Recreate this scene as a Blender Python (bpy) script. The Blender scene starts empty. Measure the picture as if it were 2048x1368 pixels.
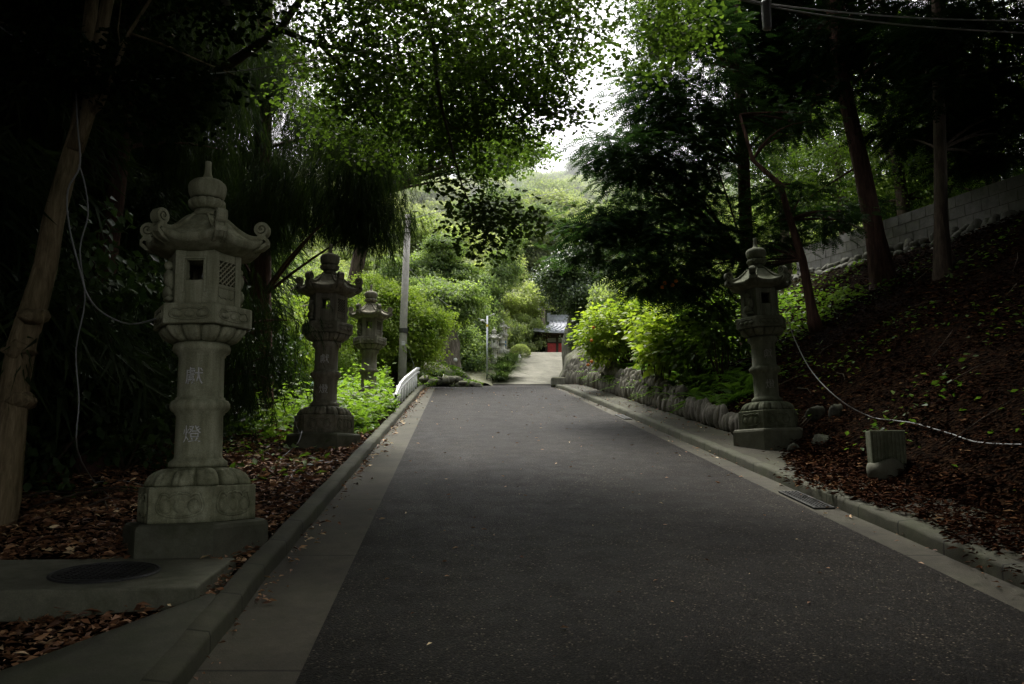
import bpy, math, random
import numpy as np
from math import pi, sin, cos, tan, radians
R = np.random.default_rng(7)
random.seed(7)
scene = bpy.context.scene
COL = scene.collection

# ------------------------------------------------------------------ camera and picture geometry
F = 1600.0
PITCH = math.atan(255 / 1600)
EYE = 1.6
def ray(u, v):
    dx = u - 1024; dz = 684 - v
    return dx, F * cos(PITCH) - dz * sin(PITCH), F * sin(PITCH) + dz * cos(PITCH)
def P(u, v, d):
    x, y, z = ray(u, v); t = d / y
    return np.array([x * t, d, EYE + z * t])

cam = bpy.data.cameras.new('camera'); cam.lens = 36 * F / 2048; cam.sensor_width = 36
cam.clip_start = 0.05; cam.clip_end = 2000
co = bpy.data.objects.new('camera', cam); COL.objects.link(co)
co.location = (0, 0, EYE); co.rotation_euler = (pi / 2 + PITCH, 0, 0)
scene.camera = co

# ------------------------------------------------------------------ object helpers
def tag(o, label=None, cat=None, group=None, kind=None):
    if label: o['label'] = label
    if cat: o['category'] = cat
    if group: o['group'] = group
    if kind: o['kind'] = kind
    return o
def thing(name, label, cat, loc=(0, 0, 0), rz=0, group=None):
    o = bpy.data.objects.new(name, None); COL.objects.link(o)
    o.location = tuple(loc); o.rotation_euler = (0, 0, rz); o.empty_display_size = .2
    return tag(o, label, cat, group)
def dup(root, loc, rz, label, group=None, scale=None, mats=None):
    r = root.copy(); COL.objects.link(r); r.location = tuple(loc); r.rotation_euler = (0, 0, rz)
    if scale: r.scale = scale
    r['label'] = label
    if group: r['group'] = group
    elif 'group' in r: del r['group']
    def rec(src, dst):
        for ch in list(src.children):
            c = ch.copy(); COL.objects.link(c); c.parent = dst
            rec(ch, c)
    rec(root, r)
    return r

class MB:
    def __init__(s): s.v = []; s.f = []; s.n = 0; s.t = []; s.sm = []
    def add(s, verts, faces, tint=0.5, smooth=False):
        verts = np.asarray(verts, dtype=float).reshape(-1, 3)
        s.v.append(verts)
        for f in faces: s.f.append([i + s.n for i in f]); s.sm.append(smooth)
        s.t.append(np.full(len(verts), tint) if np.isscalar(tint) else np.asarray(tint))
        s.n += len(verts)
    def box(s, c, h, rot=None, tint=.5, taper=None):
        c = np.asarray(c, float); h = np.asarray(h, float)
        v = np.array([[x, y, z] for z in (-1, 1) for y in (-1, 1) for x in (-1, 1)], float)
        if taper: v[4:, :2] *= taper
        v = v * h
        if rot is not None: v = v @ np.asarray(rot).T
        s.add(v + c, [(0, 2, 3, 1), (4, 5, 7, 6), (0, 1, 5, 4), (2, 6, 7, 3), (0, 4, 6, 2), (1, 3, 7, 5)], tint)
    def bar(s, a, b, w, h=None, up=(0, 0, 1), tint=.5):
        a = np.asarray(a, float); b = np.asarray(b, float); h = h or w
        d = b - a; L = np.linalg.norm(d); d = d / L
        x = np.cross(d, up); x /= max(1e-9, np.linalg.norm(x)); z = np.cross(x, d)
        s.box((a + b) / 2, (w / 2, L / 2, h / 2), np.stack([x, d, z], 1), tint)
    def tube(s, pts, rad, n=8, tint=.5, caps=True, smooth=True, wob=0):
        pts = np.asarray(pts, float); k = len(pts)
        rad = np.full(k, rad) if np.isscalar(rad) else np.asarray(rad, float)
        d = np.gradient(pts, axis=0); d /= np.linalg.norm(d, axis=1)[:, None] + 1e-12
        ref = np.array([0, 0, 1.]) if abs(d[0][2]) < .9 else np.array([1., 0, 0])
        V = []; a = np.arange(n) * 2 * pi / n
        x = np.cross(d[0], ref); x /= np.linalg.norm(x)
        for i in range(k):
            x = x - d[i] * np.dot(x, d[i]); x /= np.linalg.norm(x) + 1e-12
            y = np.cross(d[i], x)
            rr = rad[i] * (1 + (wob * np.sin(a * 3 + i * .7 + wob * 40) + wob * .6 * np.sin(a * 5 - i * 1.3) if wob else 0))
            V.append(pts[i] + (x[None] * np.cos(a)[:, None] + y[None] * np.sin(a)[:, None]) * np.reshape(rr, (-1, 1)))
        V = np.concatenate(V)
        Fc = [(i * n + j, i * n + (j + 1) % n, (i + 1) * n + (j + 1) % n, (i + 1) * n + j) for i in range(k - 1) for j in range(n)]
        if caps: Fc += [tuple(range(n))[::-1], tuple((k - 1) * n + j for j in range(n))]
        s.add(V, Fc, tint, smooth)
    def revolve(s, prof, n=64, rmod=None, c=(0, 0, 0), ph=0, smooth=True, tint=.5):
        a = np.arange(n) * 2 * pi / n + ph; V = []
        k = len(prof)
        for i, (r, z) in enumerate(prof):
            m = rmod(a, i / (k - 1), z) if rmod else 1
            V.append(np.stack([r * m * np.cos(a), r * m * np.sin(a), np.full(n, z)], 1))
        V = np.concatenate(V) + np.asarray(c)
        Fc = [(i * n + j, i * n + (j + 1) % n, (i + 1) * n + (j + 1) % n, (i + 1) * n + j) for i in range(k - 1) for j in range(n)]
        Fc += [tuple(range(n))[::-1], tuple((k - 1) * n + j for j in range(n))]
        s.add(V, Fc, tint, smooth)
    def grid(s, X, smooth=True, tint=.5, flip=False):
        X = np.asarray(X, float); a, b = X.shape[:2]
        Fc = [(i * b + j, i * b + j + 1, (i + 1) * b + j + 1, (i + 1) * b + j) for i in range(a - 1) for j in range(b - 1)]
        if flip: Fc = [f[::-1] for f in Fc]
        s.add(X.reshape(-1, 3), Fc, tint, smooth)
    def blob(s, c, r, n=10, seed=0, rough=.15, tint=.5, flat=0):
        rg = np.random.default_rng(seed); ph = rg.uniform(0, 6, 9); V = []
        m = n // 2 + 1
        for i in range(m + 1):
            t = pi * i / m
            for j in range(n):
                a = 2 * pi * j / n
                d = np.array([sin(t) * cos(a), sin(t) * sin(a), cos(t)])
                k = 1 + rough * (sin(2 * a + ph[0] + 3 * d[2]) + .7 * sin(3 * d[0] * 2 + ph[1]) + .6 * sin(4 * d[1] + ph[2] + 2 * a)) * (sin(t) if i in (0, m) else 1)
                V.append(np.asarray(c) + d * k * np.asarray(r))
        Fc = [(i * n + j, (i + 1) * n + j, (i + 1) * n + (j + 1) % n, i * n + (j + 1) % n) for i in range(m) for j in range(n)]
        s.add(V, Fc, tint, True)
    def rock(s, c, r, n=22, seed=0, cuts=14, tint=.5, lo=.72):
        rg = np.random.default_rng(seed); nn = rg.normal(size=(cuts, 3)); nn /= np.linalg.norm(nn, axis=1)[:, None]; dd = rg.uniform(lo, .96, cuts); ph = rg.uniform(0, 6, 6)
        m = n // 2 + 1; V = []
        for i in range(m + 1):
            t = pi * i / m
            for j in range(n):
                a = 2 * pi * j / n; d = np.array([sin(t) * cos(a), sin(t) * sin(a), cos(t)])
                k = d @ nn.T; k = np.min(np.where(k > .05, dd / np.maximum(k, .05), 9)); k = min(k, 1.08)
                k += .02 * sin(9 * d[0] + ph[0]) * sin(8 * d[1] + ph[1]) + .015 * sin(17 * d[2] + ph[2] + 5 * d[0])
                V.append(np.asarray(c) + d * k * np.asarray(r))
        Fc = [(i * n + j, (i + 1) * n + j, (i + 1) * n + (j + 1) % n, i * n + (j + 1) % n) for i in range(m) for j in range(n)]
        s.add(V, Fc, tint, True)
    def build(s, name, mat, parent=None, loc=None, rz=0):
        V = np.concatenate(s.v); me = bpy.data.meshes.new(name)
        me.from_pydata(V.tolist(), [], s.f)
        me.polygons.foreach_set('use_smooth', s.sm)
        at = me.attributes.new('tint', 'FLOAT', 'POINT'); at.data.foreach_set('value', np.concatenate(s.t).astype(np.float32))
        me.materials.append(mat); me.update()
        o = bpy.data.objects.new(name, me); COL.objects.link(o)
        if parent: o.parent = parent
        if loc is not None: o.location = tuple(loc); o.rotation_euler = (0, 0, rz)
        return o

# ---- leaf templates: (verts, faces); local y = along the leaf, z = normal
def T_leaf(w=.3, fold=.08):
    return np.array([[0, 0, 0], [w, .42, fold], [0, 1, -.06], [-w, .42, fold]]), [(0, 1, 2), (0, 2, 3)]
def T_fan():
    return np.array([[0, 0, 0], [.56, .62, .06], [.36, .92, .02], [0, .84, -.05], [-.36, .92, .02], [-.56, .62, .06]]), [(0, 1, 2, 3), (0, 3, 4, 5)]
def T_multi(n, base, spread=1., seed=1, ls=.3, up=.5):
    rg = np.random.default_rng(seed); bv, bf = base; V = []; Fc = []; k = 0
    for i in range(n):
        d = rg.normal(size=3) * [1, 1, .6] + [0, .4, 0]; d /= np.linalg.norm(d)
        nr = rg.normal(size=3) * .6 + [0, 0, up]; x = np.cross(d, nr); x /= np.linalg.norm(x); nr = np.cross(x, d)
        M = np.stack([x, d, nr], 1) * ls
        p = rg.normal(size=3) * [.36, .36, .2] * spread
        V.append(bv @ M.T + p); Fc += [tuple(q + k for q in f) for f in bf]; k += len(bv)
    return np.concatenate(V), Fc
def T_needles(n=12, seed=3, w=.022):           # hanging cord-like spray: thin strips along a drooping axis
    rg = np.random.default_rng(seed); V = []; Fc = []; k = 0
    for i in range(n):
        t = i / n * .75; s = rg.uniform(-1, 1)
        a = np.array([s * .03, t, rg.uniform(-.03, .03)])
        d = np.array([s * .5, .75, rg.uniform(-.4, .4)]); d /= np.linalg.norm(d)
        L = rg.uniform(.28, .5)
        x = np.cross(d, rg.normal(size=3)); x /= np.linalg.norm(x)
        V += [a - x * w, a + x * w, a + d * L + np.array([0, .06, 0])]; Fc.append((k, k + 1, k + 2)); k += 3
    V += [np.array([-.012, 0, 0]), np.array([.012, 0, 0]), np.array([0, 1., 0])]; Fc.append((k, k + 1, k + 2))
    return np.array(V), Fc
def T_fern(n=7, w=.05, L0=.42, droop=.25):     # flat feathery spray (cypress, fern)
    V = []; Fc = []; k = 0
    def q(a, b, w):
        nonlocal k
        a = np.array(a); b = np.array(b); d = b - a; x = np.cross(d, [0, 0, 1]); x /= np.linalg.norm(x) + 1e-9
        V.extend([a - x * w * .5, a + x * w * .5, (a + b) / 2 + x * w, b, (a + b) / 2 - x * w]); Fc.append((k, k + 1, k + 2, k + 3, k + 4)); k += 5
    q([0, 0, 0], [0, 1, -droop], .025)
    for i in range(n):
        t = (i + .5) / n; L = L0 * (1 - t * .75)
        for sg in (-1, 1):
            q([0, t * .9, -droop * t * t], [sg * L * .8, t * .9 + L * .6, -droop * t * t - droop * L * .6], w)
    return np.array(V), Fc
def T_blade(w=.03, bend=.5):
    return np.array([[-w, 0, 0], [w, 0, 0], [w * .8, .5, -bend * .2], [0, 1, -bend], [-w * .8, .5, -bend * .2]]), [(0, 1, 2, 4), (4, 2, 3)]

def leaves_mesh(name, tmpl, pos, axis, nrm, scale, tint, mat, parent=None):
    tv, tf = tmpl; N = len(pos); k = len(tv)
    axis = axis / (np.linalg.norm(axis, axis=1)[:, None] + 1e-9)
    x = np.cross(axis, nrm); x /= np.linalg.norm(x, axis=1)[:, None] + 1e-9
    z = np.cross(x, axis)
    sc = np.broadcast_to(np.asarray(scale, float).reshape(-1, 1, 1), (N, 1, 1))
    V = (tv[None, :, 0:1] * x[:, None] + tv[None, :, 1:2] * axis[:, None] + tv[None, :, 2:3] * z[:, None]) * sc + pos[:, None]
    V = V.reshape(-1, 3).astype(np.float32)
    lens = np.array([len(f) for f in tf]); flat = np.concatenate([np.array(f) for f in tf])
    loops = (flat[None] + (np.arange(N) * k)[:, None]).reshape(-1).astype(np.int32)
    tot = np.tile(lens, N).astype(np.int32); start = np.concatenate([[0], np.cumsum(tot)[:-1]]).astype(np.int32)
    me = bpy.data.meshes.new(name)
    me.vertices.add(len(V)); me.vertices.foreach_set('co', V.reshape(-1))
    me.loops.add(len(loops)); me.loops.foreach_set('vertex_index', loops)
    me.polygons.add(len(tot)); me.polygons.foreach_set('loop_start', start); me.polygons.foreach_set('loop_total', tot)
    at = me.attributes.new('tint', 'FLOAT', 'POINT'); at.data.foreach_set('value', np.repeat(np.asarray(tint, np.float32), k))
    me.materials.append(mat); me.update(calc_edges=True); me.validate()
    o = bpy.data.objects.new(name, me); COL.objects.link(o)
    if parent: o.parent = parent
    return o

# ------------------------------------------------------------------ materials
def newmat(name):
    m = bpy.data.materials.new(name); m.use_nodes = True; nt = m.node_tree
    for n in list(nt.nodes): nt.nodes.remove(n)
    out = nt.nodes.new('ShaderNodeOutputMaterial'); b = nt.nodes.new('ShaderNodeBsdfPrincipled')
    nt.links.new(b.outputs[0], out.inputs[0]); return m, nt, b, out
def N(nt, t, **k):
    n = nt.nodes.new(t)
    for a, v in k.items(): setattr(n, a, v)
    return n
def noise(nt, scale, detail=4, rough=.6, vec=None, dist=0):
    n = N(nt, 'ShaderNodeTexNoise'); n.inputs['Scale'].default_value = scale; n.inputs['Detail'].default_value = detail
    n.inputs['Roughness'].default_value = rough; n.inputs['Distortion'].default_value = dist
    if vec is not None: nt.links.new(vec, n.inputs['Vector'])
    return n.outputs['Fac']
def ramp(nt, fac, stops):
    r = N(nt, 'ShaderNodeValToRGB'); e = r.color_ramp.elements
    while len(e) < len(stops): e.new(.5)
    for q, (p, c) in zip(e, stops): q.position = p; q.color = (*c, 1) if len(c) == 3 else c
    nt.links.new(fac, r.inputs[0]); return r.outputs[0]
def mix(nt, fac, a, b, mode='MIX'):
    m = N(nt, 'ShaderNodeMix', data_type='RGBA', blend_type=mode)
    for sock, v in ((m.inputs[0], fac), (m.inputs[6], a), (m.inputs[7], b)):
        if isinstance(v, (int, float)): sock.default_value = v
        elif isinstance(v, tuple): sock.default_value = (*v, 1)
        else: nt.links.new(v, sock)
    return m.outputs[2]
def math_(nt, op, a, b=None):
    m = N(nt, 'ShaderNodeMath', operation=op)
    for i, v in enumerate((a, b)):
        if v is None: continue
        if isinstance(v, (int, float)): m.inputs[i].default_value = v
        else: nt.links.new(v, m.inputs[i])
    return m.outputs[0]
def bump(nt, b, h, strength=.4, dist=.02, normal=None):
    n = N(nt, 'ShaderNodeBump'); n.inputs['Strength'].default_value = strength; n.inputs['Distance'].default_value = dist
    nt.links.new(h, n.inputs['Height'])
    if normal is not None: nt.links.new(normal, n.inputs['Normal'])
    nt.links.new(n.outputs[0], b.inputs['Normal']); return n.outputs[0]
def coords(nt, which='Object', scale=None):
    c = N(nt, 'ShaderNodeTexCoord').outputs[which]
    if scale:
        m = N(nt, 'ShaderNodeMapping'); m.inputs['Scale'].default_value = scale; nt.links.new(c, m.inputs['Vector']); c = m.outputs[0]
    return c
def geo_pos(nt): return N(nt, 'ShaderNodeNewGeometry').outputs['Position']

def mat_leaf(name, dark, light, trans=.35, rough=.5, tcol=None, spec=.35):
    m, nt, b, out = newmat(name)
    a = N(nt, 'ShaderNodeAttribute', attribute_name='tint').outputs['Fac']
    c = ramp(nt, a, [(0, dark), (.55, tuple((np.array(dark) + np.array(light)) / 2)), (1, light)])
    nt.links.new(c, b.inputs['Base Color']); b.inputs['Roughness'].default_value = rough
    b.inputs['Specular IOR Level'].default_value = spec
    t = N(nt, 'ShaderNodeBsdfTranslucent')
    tc = mix(nt, 1.0, c, tcol or (1.3, 1.5, .55), 'MULTIPLY')
    nt.links.new(tc, t.inputs[0])
    ms = N(nt, 'ShaderNodeMixShader'); ms.inputs[0].default_value = trans
    nt.links.new(b.outputs[0], ms.inputs[1]); nt.links.new(t.outputs[0], ms.inputs[2]); nt.links.new(ms.outputs[0], out.inputs[0])
    return m
def mat_stone(name, c1, c2, moss=.5, mosscol=(.05, .065, .022), speck=.4, scale=1., mh=(0, .8)):
    m, nt, b, out = newmat(name); v = coords(nt)
    fine = noise(nt, 130 * scale, 3, .8, v); big = noise(nt, 3.2 * scale, 5, .65, v); mid = noise(nt, 14 * scale, 5, .7, v)
    c = mix(nt, ramp(nt, big, [(.35, (0, 0, 0)), (.65, (1, 1, 1))]), c1, c2)
    c = mix(nt, speck, c, ramp(nt, fine, [(.35, (.35, .35, .33)), (.5, (1, 1, 1)), (.68, (1.5, 1.5, 1.45))]), 'MULTIPLY')
    st = ramp(nt, noise(nt, 2.2, 4, .6, coords(nt, 'Object', (6, 6, .7))), [(.42, (.55, .55, .5)), (.62, (1, 1, 1))])
    c = mix(nt, .75, c, st, 'MULTIPLY')
    lic = ramp(nt, noise(nt, 26 * scale, 6, .8, v), [(.62, (0, 0, 0)), (.68, (.5, .5, .5))])
    c = mix(nt, lic, c, (.42, .44, .36))
    # moss gathers low down and on faces that look up
    sep = N(nt, 'ShaderNodeSeparateXYZ'); nt.links.new(v, sep.inputs[0])
    mr = N(nt, 'ShaderNodeMapRange'); nt.links.new(sep.outputs[2], mr.inputs[0])
    mr.inputs[1].default_value = mh[0]; mr.inputs[2].default_value = mh[1]; mr.inputs[3].default_value = 1; mr.inputs[4].default_value = 0
    g = N(nt, 'ShaderNodeSeparateXYZ'); nt.links.new(N(nt, 'ShaderNodeNewGeometry').outputs['Normal'], g.inputs[0])
    upf = math_(nt, 'MULTIPLY', math_(nt, 'MAXIMUM', g.outputs[2], 0.), .8)
    k = math_(nt, 'ADD', math_(nt, 'MULTIPLY', mr.outputs[0], .9), upf)
    k = math_(nt, 'MULTIPLY', k, ramp(nt, mid, [(.38, (0, 0, 0)), (.62, (1, 1, 1))]))
    k = math_(nt, 'MULTIPLY', math_(nt, 'MINIMUM', k, 1.), moss)
    c = mix(nt, k, c, mosscol)
    ao = N(nt, 'ShaderNodeAmbientOcclusion'); ao.samples = 4; ao.inputs['Distance'].default_value = .045  # occlusion shade goes into the stone colour along carved crevices
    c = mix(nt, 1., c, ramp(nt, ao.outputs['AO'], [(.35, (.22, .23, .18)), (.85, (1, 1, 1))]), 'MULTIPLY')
    nt.links.new(c, b.inputs['Base Color']); b.inputs['Roughness'].default_value = .88; b.inputs['Specular IOR Level'].default_value = .25
    h = math_(nt, 'ADD', fine, math_(nt, 'MULTIPLY', mid, 1.5)); bump(nt, b, h, .45, .006)
    return m
def mat_bark(name, c1, c2, sc=1., moss=0.):
    m, nt, b, out = newmat(name); v = coords(nt, 'Object', (9 * sc, 9 * sc, 1.2 * sc))
    n1 = noise(nt, 2.2, 6, .7, v, .4); n2 = noise(nt, 1.2, 3, .5, coords(nt))
    c = ramp(nt, n1, [(.3, tuple(np.array(c1) * .45)), (.5, c1), (.72, c2)])
    c = mix(nt, ramp(nt, n2, [(.45, (0, 0, 0)), (.7, (moss,) * 3)]), c, (.045, .06, .02))
    nt.links.new(c, b.inputs['Base Color']); b.inputs['Roughness'].default_value = .9; b.inputs['Specular IOR Level'].default_value = .2
    bump(nt, b, n1, .8, .03); return m
def mat_plain(name, col, rough=.6, metal=0., var=.3, sc=20, bumpd=.003):
    m, nt, b, out = newmat(name); n = noise(nt, sc, 5, .65, coords(nt))
    c = ramp(nt, n, [(.3, tuple(np.array(col) * (1 - var))), (.7, tuple(np.minimum(1, np.array(col) * (1 + var * .5))))])
    nt.links.new(c, b.inputs['Base Color']); b.inputs['Roughness'].default_value = rough; b.inputs['Metallic'].default_value = metal
    bump(nt, b, n, .3, bumpd); return m

def mat_asphalt():
    m, nt, b, out = newmat('asphalt'); v = geo_pos(nt)
    vo = N(nt, 'ShaderNodeTexVoronoi'); vo.inputs['Scale'].default_value = 80; nt.links.new(v, vo.inputs['Vector'])
    f = noise(nt, 150, 3, .8, v); big = noise(nt, .55, 5, .6, v); mid = noise(nt, 4, 5, .65, v)
    chip = ramp(nt, vo.outputs['Color'], [(.25, (.007, .0066, .006)), (.6, (.018, .0168, .015)), (.8, (.045, .042, .037)), (.93, (.17, .155, .135))])
    c = mix(nt, ramp(nt, vo.outputs['Distance'], [(.25, (0, 0, 0)), (.75, (1, 1, 1))]), chip, (.012, .012, .013))
    c = mix(nt, .65, c, ramp(nt, big, [(.35, (.6, .6, .62)), (.65, (1.35, 1.33, 1.3))]), 'MULTIPLY')
    c = mix(nt, .4, c, ramp(nt, mid, [(.35, (.7, .7, .7)), (.65, (1.2, 1.18, 1.15))]), 'MULTIPLY')
    g2 = noise(nt, 42, 2, .9, v)
    c = mix(nt, .75, c, ramp(nt, g2, [(.36, (.35, .35, .35)), (.5, (1, 1, 1)), (.66, (2.1, 2.05, 1.95))]), 'MULTIPLY')
    # tyre paths, damp stains and grit
    sp = N(nt, 'ShaderNodeSeparateXYZ'); nt.links.new(v, sp.inputs[0])
    lane = math_(nt, 'ADD', math_(nt, 'ADD', sp.outputs[0], math_(nt, 'MULTIPLY', sp.outputs[1], .072)), math_(nt, 'MULTIPLY', noise(nt, .3, 3, .5, v), .5))
    wv = math_(nt, 'SINE', math_(nt, 'MULTIPLY', lane, 4.2))
    c = mix(nt, .35, c, ramp(nt, wv, [(.0, (.72, .72, .72)), (1, (1.2, 1.19, 1.17))]), 'MULTIPLY')
    st = noise(nt, 1.1, 6, .72, coords(nt, 'Object', (1.4, .5, 1)), .6)
    c = mix(nt, .55, c, ramp(nt, st, [(.36, (.55, .54, .53)), (.5, (1, 1, 1)), (.68, (1.25, 1.22, 1.15))]), 'MULTIPLY')
    # hairline cracks
    cr = N(nt, 'ShaderNodeTexVoronoi', feature='DISTANCE_TO_EDGE'); cr.inputs['Scale'].default_value = .35
    mp = N(nt, 'ShaderNodeVectorMath', operation='ADD'); nt.links.new(v, mp.inputs[0])
    nn = N(nt, 'ShaderNodeTexNoise'); nn.inputs['Scale'].default_value = 1.6; nn.inputs['Detail'].default_value = 6; nt.links.new(v, nn.inputs['Vector'])
    nt.links.new(nn.outputs['Color'], mp.inputs[1]); nt.links.new(mp.outputs[0], cr.inputs['Vector'])
    k = ramp(nt, cr.outputs['Distance'], [(0, (.55, .55, .55)), (.004, (1, 1, 1))])
    c = mix(nt, 1., c, k, 'MULTIPLY')
    c = mix(nt, 1., c, (.92, .87, .76), 'MULTIPLY')
    nt.links.new(c, b.inputs['Base Color']); b.inputs['Specular IOR Level'].default_value = .085; b.inputs['Specular Tint'].default_value = (1, .95, .86, 1)
    rr = ramp(nt, mid, [(.3, (.56, .56, .56)), (.7, (.72, .72, .72))]); nt.links.new(rr, b.inputs['Roughness'])
    h = math_(nt, 'SUBTRACT', f, math_(nt, 'MULTIPLY', vo.outputs['Distance'], 1.2)); bump(nt, b, h, .7, .006)
    return m
def mat_concrete(name, c1, c2, mosscol=(.05, .06, .025), moss=.4, line=0):
    m, nt, b, out = newmat(name); v = geo_pos(nt)
    f = noise(nt, 120, 3, .8, v); big = noise(nt, 1.3, 6, .65, v, .3); mid = noise(nt, 9, 6, .7, v)
    c = mix(nt, ramp(nt, big, [(.35, (0, 0, 0)), (.65, (1, 1, 1))]), c1, c2)
    c = mix(nt, .5, c, ramp(nt, mid, [(.3, (.55, .55, .53)), (.65, (1.15, 1.15, 1.12))]), 'MULTIPLY')
    c = mix(nt, .35, c, ramp(nt, f, [(.35, (.5, .5, .5)), (.65, (1.3, 1.3, 1.3))]), 'MULTIPLY')
    if line:
        sp = N(nt, 'ShaderNodeSeparateXYZ'); nt.links.new(v, sp.inputs[0])
        fr = math_(nt, 'FRACT', math_(nt, 'ADD', math_(nt, 'DIVIDE', sp.outputs[1], line), 10.))
        c = mix(nt, 1., c, ramp(nt, fr, [(0, (.25, .25, .22)), (.012 / line, (.3, .3, .27)), (.022 / line, (1, 1, 1))]), 'MULTIPLY')
    mk = math_(nt, 'MULTIPLY', ramp(nt, noise(nt, 2.6, 5, .7, v), [(.45, (0, 0, 0)), (.65, (1, 1, 1))]), moss)
    c = mix(nt, mk, c, mosscol)
    nt.links.new(c, b.inputs['Base Color']); b.inputs['Roughness'].default_value = .85; b.inputs['Specular IOR Level'].default_value = .3
    bump(nt, b, math_(nt, 'ADD', f, math_(nt, 'MULTIPLY', mid, 2.)), .5, .005); return m
def mat_soil():
    m, nt, b, out = newmat('soil'); v = geo_pos(nt)
    vo = N(nt, 'ShaderNodeTexVoronoi'); vo.inputs['Scale'].default_value = 22; nt.links.new(v, vo.inputs['Vector'])
    n1 = noise(nt, 6, 6, .7, v); n2 = noise(nt, .5, 4, .6, v)
    c = ramp(nt, vo.outputs['Color'], [(.2, (.005, .0028, .0013)), (.5, (.012, .0062, .003)), (.8, (.022, .011, .005)), (.95, (.036, .02, .009))])
    c = mix(nt, .6, c, ramp(nt, n1, [(.3, (.3, .3, .3)), (.65, (1.2, 1.2, 1.2))]), 'MULTIPLY')
    # far hillside floor is green
    sep = N(nt, 'ShaderNodeSeparateXYZ'); nt.links.new(v, sep.inputs[0])
    fy = ramp(nt, math_(nt, 'DIVIDE', sep.outputs[1], 60.), [(.3, (0, 0, 0)), (.6, (1, 1, 1))])
    gr = ramp(nt, n1, [(.3, (.02, .035, .012)), (.7, (.08, .11, .03))])
    c = mix(nt, fy, c, gr)
    nt.links.new(c, b.inputs['Base Color']); b.inputs['Roughness'].default_value = .95; b.inputs['Specular IOR Level'].default_value = .02
    bump(nt, b, math_(nt, 'ADD', vo.outputs['Distance'], n1), 1., .04); return m
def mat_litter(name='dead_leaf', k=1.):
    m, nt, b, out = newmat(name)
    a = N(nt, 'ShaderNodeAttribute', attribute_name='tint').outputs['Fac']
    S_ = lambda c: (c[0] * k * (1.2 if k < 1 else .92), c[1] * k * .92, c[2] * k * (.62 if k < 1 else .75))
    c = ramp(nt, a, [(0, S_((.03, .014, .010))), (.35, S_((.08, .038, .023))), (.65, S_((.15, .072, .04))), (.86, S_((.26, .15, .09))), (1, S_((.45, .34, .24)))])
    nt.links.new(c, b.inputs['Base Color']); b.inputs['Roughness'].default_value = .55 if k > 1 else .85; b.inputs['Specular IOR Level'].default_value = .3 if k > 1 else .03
    return m

M = {}
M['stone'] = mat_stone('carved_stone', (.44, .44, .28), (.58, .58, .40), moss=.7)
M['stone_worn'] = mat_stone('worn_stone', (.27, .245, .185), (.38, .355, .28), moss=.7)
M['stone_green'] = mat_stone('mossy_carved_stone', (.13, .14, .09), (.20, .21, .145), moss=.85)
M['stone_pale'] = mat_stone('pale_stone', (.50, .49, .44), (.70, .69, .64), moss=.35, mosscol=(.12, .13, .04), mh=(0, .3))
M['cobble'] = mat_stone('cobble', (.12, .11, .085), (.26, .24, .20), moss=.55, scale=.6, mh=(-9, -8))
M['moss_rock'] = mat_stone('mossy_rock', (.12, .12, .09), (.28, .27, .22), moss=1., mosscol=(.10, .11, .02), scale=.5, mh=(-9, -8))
M['plinth'] = mat_concrete('plinth_concrete', (.10, .10, .07), (.17, .17, .12), moss=.6)
M['concrete'] = mat_concrete('pad_concrete', (.15, .15, .105), (.25, .25, .18), moss=.55)
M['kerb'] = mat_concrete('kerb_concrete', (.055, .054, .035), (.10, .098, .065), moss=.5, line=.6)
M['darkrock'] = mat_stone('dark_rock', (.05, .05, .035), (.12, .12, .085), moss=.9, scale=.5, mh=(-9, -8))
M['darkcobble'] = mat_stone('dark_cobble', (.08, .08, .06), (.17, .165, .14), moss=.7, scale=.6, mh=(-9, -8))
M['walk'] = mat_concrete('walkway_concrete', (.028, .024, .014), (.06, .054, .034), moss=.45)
M['apron'] = mat_concrete('apron_concrete', (.06, .06, .042), (.11, .11, .078), moss=.5)
M['gutter'] = mat_concrete('gutter_concrete', (.05, .045, .032), (.09, .082, .058), moss=.2, line=2.0)
M['drive'] = mat_concrete('drive_concrete', (.16, .155, .115), (.28, .27, .215), moss=.18, mosscol=(.14, .14, .06))
M['block'] = mat_concrete('wall_block', (.15, .145, .135), (.26, .25, .235), moss=.3)
M['asphalt'] = mat_asphalt(); M['soil'] = mat_soil(); M['litter'] = mat_litter(k=2.3); M['litter_dark'] = mat_litter('shaded_dead_leaf', .30)  # bank copy of the litter darkened in colour for shade, left one lightened
M['paint'] = mat_plain('inscription_paint', (.80, .80, .76), .8, var=.35, sc=90)
M['paint_faint'] = mat_plain('faded_inscription_paint', (.30, .30, .25), .9, var=.45, sc=60)
M['bark_grey'] = mat_bark('grey_bark', (.25, .19, .105), (.42, .33, .20), 1.3, .4)
M['bark_red'] = mat_bark('red_bark', (.085, .045, .032), (.16, .09, .065), 1.)
M['bark_dark'] = mat_bark('dark_bark', (.07, .05, .035), (.14, .105, .075), 1., .4)
M['bark_old'] = mat_bark('old_bark', (.15, .125, .10), (.40, .35, .29), .9, .5)
M['cable'] = mat_plain('cable', (.34, .34, .33), .5, sc=3)
M['cable_dark'] = mat_plain('dark_cable', (.10, .10, .10), .5, sc=3)
M['pole'] = mat_concrete('pole_concrete', (.40, .38, .34), (.52, .50, .46), moss=.1)
M['steel'] = mat_plain('galvanised_steel', (.42, .44, .47), .45, .6, var=.2)
M['rail'] = mat_plain('rail_white', (.78, .78, .76), .45, var=.25, sc=6)
M['green_paint'] = mat_plain('pale_green_paint', (.40, .62, .50), .5)
M['yellow'] = mat_plain('yellow_band', (.75, .55, .04), .5)
M['iron'] = mat_plain('cast_iron', (.022, .022, .022), .55, .3, var=.4, sc=60)
M['grate'] = mat_plain('grate_steel', (.08, .08, .075), .5, .5, var=.4, sc=30)
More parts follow.
